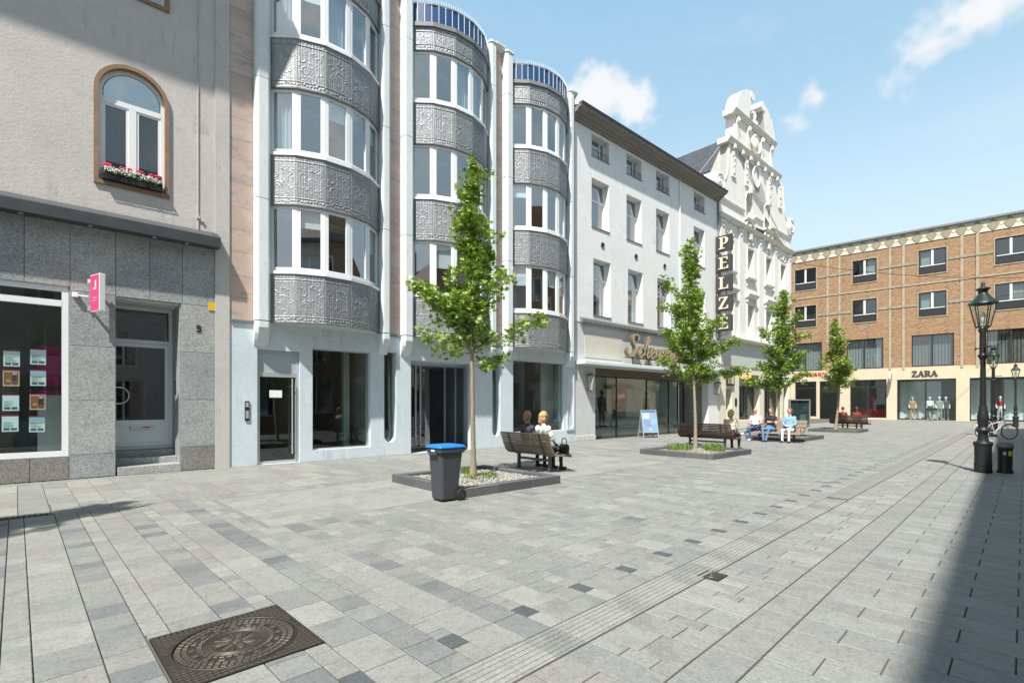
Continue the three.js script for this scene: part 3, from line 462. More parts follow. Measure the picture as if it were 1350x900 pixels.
// ---------------------------------------------------------------- building with three curved bays
{
  const t = thing('bay_building', 'pale blue building with three curved bays of cast metal relief panels', 'building', [10.1, 0, 0], { world: true });
  const R = rng(31), X0 = 3.322, X1 = 16.915, PER = 4.4, HW = 1.62, RAD = 2.143, HA = 49.1 * Math.PI / 180, CZ = -RAD * Math.cos(HA) + 0.03, N = 5, TOP = 15.05;
  const verts = []; for (let i = 0; i <= N; i++) { const a = -HA + 2 * HA * i / N; verts.push([RAD * Math.sin(a), CZ + RAD * Math.cos(a)]); }
  const facetW = 2 * RAD * Math.sin(HA / N);
  const plan = (k, grow, back = -0.3) => { const c = 5.89 + PER * k, sc = (RAD + grow) / RAD, p = verts.map(([x, z]) => [c + x * sc, CZ + (z - CZ) * sc]).filter(([, z]) => z > back); return [[c - HW, back], ...p, [c + HW, back]]; };
  const plate = (k, y0, y1, grow, back) => ext(poly(plan(k, grow, back).map(([x, z]) => [x, -z])), y0, y1).rotateX(-Math.PI / 2);
  // ground floor front
  const slit = (x0, x1, y0, y1) => { const p = new THREE.Path(), r = (x1 - x0) / 2; p.moveTo(x0, y1); p.lineTo(x0, y0 + r); p.absarc((x0 + x1) / 2, y0 + r, r, Math.PI, 2 * Math.PI, false); p.lineTo(x1, y1); p.closePath(); return p; };
  obj('front_wall', ext(wallShape(X0, X1, 0, 3.84, [[3.99, 5.1, 0.002, 3.11], [5.46, 7.26, 0.31, 3.25], slit(7.72, 8.15, 0.42, 3.3), [8.69, 11.3, 0.002, 3.1], slit(12.19, 12.6, 0.42, 3.3), [13.25, 16.22, 0.5, 3.38]]), -0.35, 0), M.paleBlue, t);
  obj('niche', [ext((() => { const s = new THREE.Shape(); s.moveTo(16.36, 0.5); s.lineTo(16.84, 0.5); s.lineTo(16.84, 3.5); s.absarc(16.62, 3.3, 0.24, 0.6, Math.PI, false); s.closePath(); const h = slit(16.43, 16.78, 0.58, 3.2); s.holes.push(h); return s; })(), 0.002, 0.05)], M.paleBlue, t);
  obj('upper_wall', ext(wallShape(X0, X1, 3.842, TOP - 0.3, [0, 1, 2].flatMap((k) => [[5.2, 7.08], [8.4, 10.25], [11.57, 13.3]].map(([a, b]) => [4.4 + 4.4 * k, 7.38 + 4.4 * k, a, b]))), -0.35, -0.06), M.paleBlue, t);
  obj('inner_wall', bx(X0 + 0.31, X1 - 0.31, 3.9, TOP - 0.32, -3.6, -3.5), M.room, t); for (const y of [4.95, 7.12, 8.15, 10.3, 11.3, 13.35]) obj('floor_slab', bx(X0 + 0.31, X1 - 0.31, y, y + 0.2, -3.49, -0.36), M.roomPale, t);
  // windows and doors of the ground floor
  windowUnit(t, 5.46, 7.26, 0.31, 3.25, -0.1, { w: 0.04, frame: M.steel, glass: M.glassShop, name: 'shop_window' });
  windowUnit(t, 13.25, 16.22, 0.5, 3.38, -0.1, { w: 0.04, frame: M.steel, glass: M.glassShop, name: 'shop_window' });
  for (const [a, b] of [[7.72, 8.15], [12.19, 12.6]]) { const s = new THREE.Shape(slit(a - 0.01, b + 0.01, 0.41, 3.31).getPoints(12)); obj('slit_pane', ext(s, -0.26, -0.25), M.glassShop, t); }
  const d = obj('door', [...rectFrame(4.0, 5.09, 0.005, 2.46, 0.075, -0.16, -0.08), ...rectFrame(4.0, 5.09, 2.46, 3.1, 0.05, -0.16, -0.08)], M.steel, t);
  obj('door_panel', bx(4.05, 5.04, 2.51, 3.05, -0.13, -0.1), M.panelGrey, d); obj('pane', bx(4.075, 5.015, 0.08, 2.385, -0.125, -0.12), M.glassShop, d);
  obj('pull_handle', [bar([4.9, 0.25, 0.0], [4.9, 2.35, 0.0], 0.018), bar([4.9, 0.45, 0], [4.9, 0.45, -0.1], 0.012), bar([4.9, 2.15, 0], [4.9, 2.15, -0.1], 0.012)], M.steel, d);
  obj('notice', bx(4.33, 4.66, 1.82, 2.02, -0.12, -0.117), M.white, d);
  const ic = obj('intercom', rbx(3.68, 3.79, 1.2, 1.72, 0.002, 0.035, 0.01), M.frameDark, t); obj('intercom_speaker', [rbx(3.7, 3.77, 1.56, 1.68, 0.036, 0.042, 0.004), rbx(3.7, 3.77, 1.26, 1.46, 0.036, 0.042, 0.004)], M.steel, ic);
  // recessed entrance
  const ez = -1.7;
  obj('entrance_reveal', [bx(8.66, 8.69, 0, 3.13, ez, -0.352), bx(12.1, 12.13, 0, 3.13, ez, -0.352), bx(8.69, 12.1, 3.1, 3.13, ez, -0.352)], M.paleBlue, t);
  obj('entrance_floor', bx(8.692, 12.098, -0.02, 0.012, ez, -0.352), M.slabMid[1], t);
  windowUnit(t, 8.69, 12.1, 0.014, 3.1, ez + 0.1, { w: 0.045, m: [9.85, 10.05, 11.15, 11.65], frame: M.steel, glass: M.glassDark, name: 'entrance_glazing' });
  // rooms behind the ground floor
  obj('shop_room', [bx(X0 + 0.3, X1 - 0.3, 0, 3.8, -5.2, -5.1), bx(X0 + 0.3, X1 - 0.3, 3.5, 3.55, -5.1, -0.36), bx(5.2, 5.25, 0, 3.5, -5.1, -0.36), bx(7.4, 7.45, 0, 3.5, -5.1, -0.36), bx(12.14, 12.18, 0, 3.5, -5.1, -0.36)], M.room, t);
  obj('shop_room_pillar', [bx(5.3, 5.62, 0, 3.5, -0.9, -0.5), bx(15.75, 16.5, 0, 3.5, -1.0, -0.9), bx(7.0, 7.2, 0, 3.5, -1.6, -1.4)], M.roomPale, t);
  obj('shop_floor', bx(X0 + 0.3, X1 - 0.3, -0.02, 0.02, -5.1, -1.72), M.room, t);
  // relief panels: rods, arcs, discs and squares standing proud of a sheet
  const relief = (h, seed) => {
    const w = facetW + 0.012, nx = 84, ny = Math.round(h * 92), g = new THREE.PlaneGeometry(w, h, nx, ny).translate(0, h / 2, 0), p = g.attributes.position, q = rng(seed);
    const strips = []; for (let x = -w / 2; x < w / 2;) { const l = 0.05 + 0.06 * q(); strips.push([x, x + l, 0.001 + 0.009 * q()]); x += l; }
    const arcs = []; for (const [a, b, r] of [[-0.13, 0.38, 0.1], [-0.11, 0.36, 0.055], [0.02, 0.5, 0.07], [0.2, 0.64, 0.06], [-0.2, 0.6, 0.07], [0.24, 0.36, 0.05], [0.08, 0.74, 0.05]]) arcs.push([a + 0.05 * (q() - 0.5), h * b, r, q() * 6.28, 0.008 + 0.007 * q()]);
    const marks = []; for (let i = 0; i < 26; i++) marks.push([(q() - 0.5) * 0.62, 0.2 + q() * (h - 0.4), 0.012 + 0.022 * q(), 0.008 + 0.012 * q(), 0.003 + 0.006 * q()]);
    const dots = []; for (let i = 0; i < 9; i++) dots.push([-0.32 + i * 0.08 + 0.02 * q(), 0.045 + 0.07 * q(), 0.02 + 0.022 * q(), 0.017]); for (let i = 0; i < 8; i++) dots.push([-0.32 + i * 0.09 + 0.03 * q(), h - 0.045 - 0.06 * q(), 0.014 + 0.018 * q(), 0.008]); for (let i = 0; i < 8; i++) dots.push([(q() - 0.5) * 0.6, 0.25 + q() * (h - 0.5), 0.012 + 0.014 * q(), 0.007]);
    for (let i = 0; i < p.count; i++) {
      const x = p.getX(i), y = p.getY(i); let z = 0;
      for (const [a, b, k] of strips) if (x >= a && x < b) { const e = Math.min(x - a, b - x); z = k * smooth(0.002, 0.012, e) + (e < 0.008 ? -0.006 : 0); }
      for (const [a, b, r, an, k] of arcs) { const dd = Math.hypot(x - a, y - b), th = Math.cos(Math.atan2(y - b, x - a) - an); if (th > -0.55) z = Math.max(z, (z > 0 ? 0.006 : 0) + k * smooth(0.02, 0.008, Math.abs(dd - r)) * (0.6 + 0.4 * th)); }
      for (const [a, b, sx, sy, k] of marks) if (Math.abs(x - a) < sx && Math.abs(y - b) < sy) z = Math.max(z, 0.005 + k);
      for (const yy of [0.155, h - 0.15]) { if (Math.abs(y - yy) < 0.011) z = 0.018; else if (y < yy && y > yy - 0.03) z = Math.min(z, -0.004); }
      for (const [a, b, r, k] of dots) { const dd = Math.hypot(x - a, y - b); if (dd < r) z = Math.max(z, 0.006 + k * Math.sqrt(1 - (dd / r) ** 2)); }
      if (Math.abs(x) > w / 2 - 0.012) z = -0.006; if (y < 0.012 || y > h - 0.012) z = 0.014;
      p.setZ(i, z * 0.72 + 0.034 + 0.003 * vn(x * 40 + 50, y * 40 + 50, 999, 3));
    }
    g.computeVertexNormals();
    const back = bx(-w / 2, w / 2, 0, h, -0.02, 0.022);
    return geo([g, back]);
  };
  const tall = [4, 8, 15, 23].map((s) => relief(1.3, s)), low = [5, 9, 17].map((s) => relief(0.73, s));
  const o = originOf.get(t), bands = [[3.86, tall], [7.07, tall], [10.24, tall], [13.32, low]], wins = [[5.25, 7.06], [8.46, 10.23], [11.63, 13.3]];
  const facet = (k, i) => { const [ax, az] = verts[i], [bx_, bz] = verts[i + 1]; return { x: 5.89 + PER * k + (ax + bx_) / 2 - o[0], z: (az + bz) / 2, r: Math.atan2(-(bz - az), bx_ - ax) }; };
  const frameGeo = (h) => { const w = facetW; return geo([...rectFrame(-w / 2 + 0.005, w / 2 - 0.005, 0, h, 0.06, -0.09, -0.02), ...rectFrame(-w / 2 + 0.066, w / 2 - 0.066, 0.062, h - 0.062, 0.045, -0.08, -0.012)]); };
  const frames = wins.map(([a, b]) => frameGeo(b - a)), panes = wins.map(([a, b]) => geo([new THREE.PlaneGeometry(facetW - 0.22, b - a - 0.21).translate(0, (b - a) / 2, -0.045)]));
  const drapeGeo = geo([(() => { const g = new THREE.PlaneGeometry(0.62, 1.7, 40, 1).translate(0, 0.9, 0), p = g.attributes.position; for (let i = 0; i < p.count; i++) p.setZ(i, -0.22 + 0.03 * Math.sin(p.getX(i) * 62)); g.computeVertexNormals(); return g; })()]);
  const blindGeo = geo([bx(-0.27, 0.27, -1.2, 0, -0.135, -0.13)]);
  for (let k = 0; k < 3; k++) {
    for (const [y, set] of bands) for (let i = 0; i < N; i++) { const f = facet(k, i), m = mesh('relief_panel', set[(i * 3 + k + Math.round(y)) % set.length], M.relief[(i * 2 + k + Math.round(y)) % 3], t); m.position.set(f.x, y, f.z); m.rotation.y = f.r; }
    wins.forEach(([a, b], j) => { for (let i = 0; i < N; i++) {
      const f = facet(k, i), m = mesh('window', frames[j], M.whitePvc, t); m.position.set(f.x, a, f.z); m.rotation.y = f.r; if (k === 1 && j === 2 && i === 0) { /* open blind box */ }
      const pn = mesh('pane', panes[j], M.glass, m); pn.rotation.set((hash(k, i * 3 + j, 11) - 0.5) * 0.016, (hash(k, i * 3 + j, 12) - 0.5) * 0.03, 0);
      const cur = hash(k * 7 + j, i, 5); if ((i === 0 && j > 0 && k === 0) || cur > 0.88) mesh('curtain', drapeGeo, M.curtain, m); else if (cur < 0.2) { const bl = mesh('roller_blind', blindGeo, M.white, m); bl.scale.y = 0.25 + 2.6 * cur; bl.position.y = b - a - 0.1; }
    } });
    obj('bay_soffit', plate(k, 3.83, 3.858, 0.02), M.soffit, t);
    for (const y of [5.165, 8.375, 11.545]) obj('sill', plate(k, y, y + 0.08, 0.075), M.whitePvc, t);
    for (const y of [7.035, 10.2, 13.285]) obj('band_edge', plate(k, y, y + 0.03, 0.055), M.leadGrey, t);
    obj('parapet_ledge', plate(k, 14.055, 14.19, 0.1), M.leadGrey, t);
    // dark blue glass parapet with pale bars and a row of pins on top
    const nb = 16; for (let i = 0; i < nb; i++) { const a0 = -HA + 2 * HA * i / nb, a1 = -HA + 2 * HA * (i + 1) / nb, q = RAD + 0.02, c = 5.89 + PER * k, P = (a) => [c + q * Math.sin(a), CZ + q * Math.cos(a)], A = P(a0), B = P(a1), mx = (A[0] + B[0]) / 2, mz = (A[1] + B[1]) / 2, L = Math.hypot(B[0] - A[0], B[1] - A[1]);
      const m = obj('parapet_panel', bx(-L / 2 + 0.012, L / 2 - 0.012, 14.2, 14.78, -0.03, 0).rotateY(Math.atan2(-(B[1] - A[1]), B[0] - A[0])).translate(mx, 0, mz), M.blueGlass, t);
      obj('parapet_bar', bx(-0.009, 0.009, 14.19, 14.8, -0.035, 0.012).rotateY((a0)).translate(A[0], 0, A[1]), M.whitePvc, m); }
    obj('parapet_cap', plate(k, 14.79, 14.84, 0.05), M.leadGrey, t);
    const pins = []; for (let i = 0; i <= 44; i++) { const a = -HA + 2 * HA * i / 44; pins.push(cyl(0.008, 0.008, 0.13, 5.89 + PER * k + (RAD + 0.03) * Math.sin(a), 14.86, CZ + (RAD + 0.03) * Math.cos(a), 5).translate(0, -0.02, 0)); } obj('parapet_pins', pins, M.whitePvc, t).userData.kind = 'stuff';
    // floors and rooms behind the bay
    for (const y of [3.87, 7.1, 10.27, 13.36]) obj('floor_slab', plate(k, y, y + (y > 13 ? 0.6 : 1.2), -0.06, -0.055), M.room, t);
  }
  // pilasters in stacked precast lengths with a tapering foot
  const prof = (x0, x1, d) => poly([[x0, 0.06], [x0, -d + 0.07], [x0 + 0.07, -d], [x1 - 0.07, -d], [x1, -d + 0.07], [x1, 0.06]]);
  const levels = [3.86, 7.1, 10.3, 13.46, TOP];
  const pilaster = (x0, x1) => {
    for (let i = 0; i < 4; i++) obj('pilaster_block', ext(prof(x0, x1, 0.27), levels[i] + 0.009, levels[i + 1] - 0.009).rotateX(-Math.PI / 2), M.pilaster, t);
    const g = ext(prof(x0, x1, 0.27), 3.2, 3.842, { steps: 4 }).rotateX(-Math.PI / 2), p = g.attributes.position, xm = (x0 + x1) / 2;
    for (let i = 0; i < p.count; i++) { const y = p.getY(i), z = p.getZ(i), k = clamp((y - 3.2) / 0.42); if (z > 0) p.setZ(i, 0.004 + z * Math.pow(k, 0.8)); if (y < 3.25) p.setX(i, xm + (p.getX(i) - xm) * 0.92); }
    g.computeVertexNormals(); obj('pilaster_foot', g, M.pilaster, t);
    obj('pilaster_cap', ext(prof(x0 - 0.02, x1 + 0.02, 0.3), TOP, TOP + 0.07).rotateX(-Math.PI / 2), M.pilaster, t);
  };
  for (let k = 0; k < 3; k++) { pilaster(3.89 + PER * k, 4.26 + PER * k); pilaster(7.51 + PER * k, 7.82 + PER * k); }
  // marble strips, tile by tile
  for (const [a, b] of [[3.325, 3.885], [7.825, 8.285], [12.225, 12.685], [16.625, 16.913]]) {
    let y = 3.85, k = 0; while (y < TOP - 0.05) { const h = Math.min(0.5 + 0.14 * R(), TOP - y), g = rbx(a + 0.003, b - 0.003, y + 0.002, y + h - 0.002, -0.055, 0.0 + (R() - 0.5) * 0.003, 0.003); const u = boxUV(clean(g), R() * 5, R() * 5); u.translate(-o[0], 0, 0); mesh('marble_tile', u, M.marble, t); y += h; }
    obj('strip_cap', extX([[-0.3, TOP - 0.02], [0.02, TOP - 0.02], [0.2, TOP + 0.14], [0.2, TOP + 0.2], [-0.3, TOP + 0.2]], a, b), M.creamTrim, t);
    obj('strip_ledge', bx(a, b, 3.8, 3.847, 0.002, 0.05), M.leadGrey, t);
  }
  for (const a of [X0, X1 - 0.3]) obj('side_wall', bx(a, a + 0.3, 0, TOP, -10, -0.352), M.renderPale, t); obj('rear_wall', bx(X0, X1, 0, TOP, -10.3, -10.002), M.renderPale, t); obj('roof', bx(X0, X1, TOP - 0.28, TOP - 0.1, -10, -0.07), M.leadGrey, t);
}

// ---------------------------------------------------------------- white building with the fur shop
{
  const t = thing('white_building', 'plain white rendered building with dark weathered cornice above the fur shop', 'building', [23.6, 0, 0], { world: true });
  const X0 = 16.92, X1 = 30.4, cols = [18.08, 20.78, 23.42, 27.38], Wd = 1.3;
  const holes = []; for (const c of cols) holes.push([c, c + Wd, 12.97, 13.96], [c, c + Wd, 9.74, 11.95], [c + 0.12, c + 0.12 + Wd, 5.72, 8.3]);
  obj('upper_wall', ext(wallShape(X0, X1, 5.3, 14.1, holes), -0.45, 0), M.whiteWall, t);
  for (const [i, c] of cols.entries()) {
    windowUnit(t, c, c + Wd, 12.97, 13.96, -0.3, { m: [c + 0.98], w: 0.055 });
    const g = [bar([c, 13.32, -0.06], [c + Wd, 13.32, -0.06], 0.012, 6)]; for (let x = c + 0.08; x < c + Wd; x += 0.11) g.push(bar([x, 12.98, -0.06], [x, 13.32, -0.06], 0.008, 5)); obj('window_railing', g, M.gutter, t);
    windowUnit(t, c, c + Wd, 9.74, 11.95, -0.3, { t: [11.1], w: 0.07 });
    windowUnit(t, c + 0.12, c + 0.12 + Wd, 5.72, 8.3, -0.3, { t: [7.45], w: 0.07 });
    for (const [x, y] of [[c, 12.97], [c, 9.74], [c + 0.12, 5.72]]) obj('sill', rbx(x - 0.03, x + Wd + 0.03, y - 0.035, y - 0.003, -0.24, 0.04, 0.004), M.leadGrey, t);
    if (i !== 2) obj('curtain', [new THREE.PlaneGeometry(0.4, 2.4).translate(c + 1.2, 7, -0.55)], M.curtain, t); else obj('curtain', [new THREE.PlaneGeometry(0.5, 2).translate(c + 0.4, 10.8, -0.55)], M.curtain, t);
  }
  for (const x of [18.88, 21.58, 24.24]) { const v = obj('wall_vent', [new THREE.TorusGeometry(0.13, 0.02, 8, 20).translate(x, 9.02, 0.012)], M.leadGrey, t); obj('vent_grille', [cyl(0.125, 0.125, 0.006, 0, 0, 0, 20).rotateX(Math.PI / 2).translate(x, 9.02, 0.004)], M.black, v); }
  obj('cornice', extX([[-0.45, 14.103], [0.1, 14.103], [0.12, 14.19], [0.2, 14.2], [0.24, 14.3], [0.36, 14.31], [0.42, 14.42], [0.56, 14.43], [0.6, 14.5], [-0.45, 14.5]], X0 - 0.25, X1 - 0.02), M.cornice, t);
  obj('gutter', extX([[0.45, 14.502], [0.62, 14.502], [0.66, 14.61], [0.45, 14.61]], X0 - 0.25, X1 - 0.02), M.gutter, t);
  obj('roof', extX([[-10, 14.505], [0.45, 14.505], [0.45, 14.64], [-5, 16.6], [-10, 14.64]], X0, X1), M.roofTile, t);
  obj('downpipe', [bar([25.75, 5.6, 0.05], [25.75, 14.1, 0.05], 0.035, 8)], M.whiteWall, t); obj('downpipe', [bar([30.3, 5.6, 0.07], [30.3, 14.1, 0.07], 0.05, 8), tube([[30.3, 14.05, 0.07], [30.3, 14.2, 0.15], [30.3, 14.45, 0.5]], 0.05)], M.leadGrey, t);
  obj('string_course', [extX([[0.002, 5.24], [0.1, 5.24], [0.16, 5.3], [0.16, 5.44], [0.002, 5.54]], X0 + 0.35, X1 - 0.1)], M.leadGrey, t);
  obj('fascia', bx(X0, X1, 3.3, 5.297, -0.45, -0.02), M.fascia, t);
  obj('fascia_panel', bx(17.6, 20.4, 3.75, 4.85, -0.018, 0.0), M.friezeWhite, t);
  obj('pier', rbx(X0 + 0.005, 18.38, 0, 3.297, -0.45, -0.025, 0.01), M.fascia, t); obj('pier_plinth', rbx(X0 + 0.006, 18.4, 0, 0.22, -0.44, 0.0, 0.01), M.fascia, t);
  obj('pier', bx(29.2, X1 - 0.005, 0, 3.297, -0.45, -0.025), M.whiteWall, t);
  obj('canopy', [rbx(17.0, 30.35, 3.38, 3.54, -0.018, 0.52, 0.02)], M.pilaster, t); obj('shutter_box', bx(18.39, 29.19, 2.95, 3.29, -0.35, -0.05), M.brown, t);
  // shop window
  const w = windowUnit(t, 18.39, 26.2, 0.05, 2.94, -0.3, { w: 0.035, m: [20.4, 23.02, 25.2], frame: M.frameDark, glass: M.glassShop, name: 'shop_window' });
  obj('display_floor', bx(18.4, 26.2, 0.0, 0.5, -1.49, -0.42), M.roomDark, t); obj('display_back_wall', bx(18.4, 26.19, 0, 3.3, -1.6, -1.5), M.roomPale, t); obj('display_back_wall', bx(26.19, 29.2, 0, 3.3, -2.9, -2.8), M.room, t); obj('display_ceiling', bx(18.4, 29.2, 3.0, 3.05, -2.2, -0.4), M.room, t);
  obj('display_side_wall', [bx(26.2, 26.28, 0.02, 2.94, -2.2, -0.3)], M.roomPale, t);
  const dr = windowUnit(t, 26.3, 29.19, 0.02, 2.94, -1.6, { w: 0.05, m: [27.3, 28.3], frame: M.frameDark, glass: M.glassShop, name: 'shop_door' });
  obj('fur_coat_display', [bx(21.6, 22.6, 0.9, 2.35, -1.49, -1.3)], M.brown, t); obj('display_valance', bx(20.9, 23.4, 2.42, 2.62, -1.49, -1.3), M.bronze, t);
  for (const a of [X0, X1 - 0.3]) obj('side_wall', bx(a, a + 0.3, 0, 14.1, -10, -0.452), M.whiteWall, t); obj('rear_wall', bx(X0, X1, 0, 14.1, -10.3, -10.002), M.whiteWall, t);
  obj('inner_wall', bx(X0 + 0.31, X1 - 0.31, 5.4, 14.05, -2.6, -2.5), M.room, t); for (const y of [5.0, 8.9, 12.3]) obj('floor_slab', bx(X0 + 0.31, X1 - 0.31, y, y + 0.3, -2.49, -0.46), M.room, t);
}
function strokeGeo(pts, wd, depth, z) {                               // a flat pen stroke of changing width, extruded
  const c = new THREE.CatmullRomCurve3(pts.map((p) => V3(p[0], p[1], 0)), false, 'centripetal'), n = pts.length * 6, L = [], Rr = [];
  for (let i = 0; i <= n; i++) { const u = i / n, p = c.getPoint(u), d = c.getTangent(u), f = u * (pts.length - 1), a = Math.min(pts.length - 2, Math.floor(f)), w = wd * mix(pts[a][2] ?? 1, pts[a + 1][2] ?? 1, f - a) / 2; L.push([p.x - d.y * w, p.y + d.x * w]); Rr.push([p.x + d.y * w, p.y - d.x * w]); }
  const P = [], q = (a, b, cc, d) => P.push(...a, ...b, ...cc, ...a, ...cc, ...d), z0 = z, z1 = z + depth;
  for (let i = 0; i < n; i++) { const l0 = L[i], l1 = L[i + 1], r0 = Rr[i], r1 = Rr[i + 1]; q([...r0, z1], [...r1, z1], [...l1, z1], [...l0, z1]); q([...l0, z0], [...l1, z0], [...r1, z0], [...r0, z0]); q([...l0, z1], [...l1, z1], [...l1, z0], [...l0, z0]); q([...r0, z0], [...r1, z0], [...r1, z1], [...r0, z1]); }
  const g = new THREE.BufferGeometry(); g.setAttribute('position', new THREE.Float32BufferAttribute(P, 3)); g.computeVertexNormals(); return g;
}
{ // script lettering on the canopy of the fur shop
  const t = thing('script_lettering', 'bronze script lettering standing on the canopy of the white building', 'sign', [24.2, 3.54, 0.3]);
  const glyph = {
    S: [[0.95, 0.95, 0.5], [1.0, 1.12, 1.2], [0.78, 1.25, 0.8], [0.5, 1.12, 1.2], [0.52, 0.85, 1.5], [0.72, 0.6, 1.5], [0.7, 0.3, 1.4], [0.42, 0.1, 1], [0.12, 0.16, 1.1], [0.0, 0.36, 1.2], [0.12, 0.5, 0.6]],
    c: [[0.52, 0.5, 1], [0.4, 0.62, 0.8], [0.2, 0.5, 1.1], [0.08, 0.22, 1.2], [0.22, 0.06, 0.9], [0.5, 0.26, 0.5]],
    h: [[0.0, 0.2, 0.5], [0.35, 0.75, 0.7], [0.58, 1.12, 0.8], [0.48, 1.22, 0.8], [0.36, 1.0, 1], [0.1, 0.06, 1.2], [0.22, 0.42, 0.7], [0.42, 0.6, 0.8], [0.46, 0.5, 1], [0.34, 0.16, 1.2], [0.42, 0.06, 0.8], [0.62, 0.24, 0.5]],
    e: [[0.05, 0.25, 0.6], [0.3, 0.4, 0.8], [0.36, 0.56, 0.9], [0.24, 0.62, 0.9], [0.1, 0.42, 1.1], [0.08, 0.16, 1.2], [0.22, 0.06, 0.9], [0.46, 0.24, 0.5]],
    n: [[0.0, 0.24, 0.5], [0.18, 0.58, 0.8], [0.06, 0.06, 1.2], [0.2, 0.44, 0.7], [0.38, 0.6, 0.9], [0.4, 0.46, 1.1], [0.3, 0.14, 1.2], [0.4, 0.06, 0.8], [0.58, 0.26, 0.5]],
    r: [[0.0, 0.24, 0.5], [0.2, 0.62, 0.8], [0.28, 0.54, 0.8], [0.42, 0.56, 1], [0.34, 0.2, 1.2], [0.4, 0.06, 0.9], [0.6, 0.2, 0.5]],
  };
  let x = -3.9; const sc = 0.92;
  for (const [ch, adv] of [['S', 1.02], ['c', 0.5], ['h', 0.66], ['e', 0.52], ['n', 0.66], ['e', 0.52], ['n', 0.66], ['e', 0.55], ['n', 0.7], ['e', 0.6], ['r', 0.6]]) {
    const pts = glyph[ch].map(([a, b, w]) => [x + (a + b * 0.06) * sc, 0.34 + b * sc, w]);
    const l = obj('letter', [strokeGeo(pts, 0.115, 0.16, -0.08)], M.bronze, t); obj('letter_face', [strokeGeo(pts, 0.085, 0.012, 0.081)], M.bronzePale, l); x += adv * sc;
  }
  for (const px of [-3.3, -1.9, -0.4, 1.1, 2.4]) obj('support_post', bx(px - 0.025, px + 0.025, 0.0, 0.42, -0.05, -0.01), M.bronze, t); obj('support_rail', bx(-3.9, 2.6, 0.33, 0.37, -0.12, -0.085), M.bronze, t);
}
for (const [x, lab] of [[17.8, 'small wall lantern on the pale pier beside the bay building'], [30.0, 'small wall lantern on the pier under the vertical letter sign']]) {
  const t = thing('wall_lantern', lab, 'lantern', [x, 2.15, -0.02]); t.scale.setScalar(1.25);
  obj('bracket', [bar([0, 0.1, 0.0], [0, 0.06, 0.16], 0.02), cyl(0.05, 0.03, 0.1, 0, -0.02, 0.17, 8)], M.bronze, t); obj('glass', lathe([[0.08, 0.08], [0.15, 0.6], [0.0, 0.62]], 6).translate(0, 0, 0.17), mat([0.7, 0.68, 0.6], { transmission: 0.5, roughness: 0.4 }), t);
  const fr = []; for (let i = 0; i < 6; i++) { const a = (i) / 6 * Math.PI * 2; fr.push(bar([0.08 * Math.sin(a), 0.08, 0.17 + 0.08 * Math.cos(a)], [0.15 * Math.sin(a), 0.6, 0.17 + 0.15 * Math.cos(a)], 0.008, 5)); } obj('frame', [...fr, lathe([[0.17, 0.6], [0.17, 0.63], [0.06, 0.7], [0.0, 0.7]], 6).translate(0, 0, 0.17)], M.bronze, t);
}
{ // vertical letter sign
  const t = thing('vertical_letter_sign', 'column of five dark boxes with gold letters PELZE on the corner', 'sign', [30.05, 5.8, 0.55]);
  'PELZE'.split('').forEach((ch, i) => { const y = 5.1 - i * 1.21; const b = obj('letter_box', rbx(-0.09, 0.09, y - 0.02, y + 0.94, -0.5, 0.5, 0.01), M.signDark, t); for (const s of [-1, 1]) obj('letter', text(ch, 0.72, 0.05, 'serif_bold').rotateY(s * Math.PI / 2).translate(s < 0 ? -0.09 : 0.09, y + 0.47, 0), M.gold, b); });
  for (const z of [-0.42, 0.42]) obj('mast', bar([0, -0.15, z], [0, 6.1, z], 0.035, 8), M.leadGrey, t); for (const y of [0.0, 2.4, 4.85]) obj('wall_bracket', bar([0, y, -0.42], [0, y, -0.56], 0.03, 8), M.leadGrey, t);
}

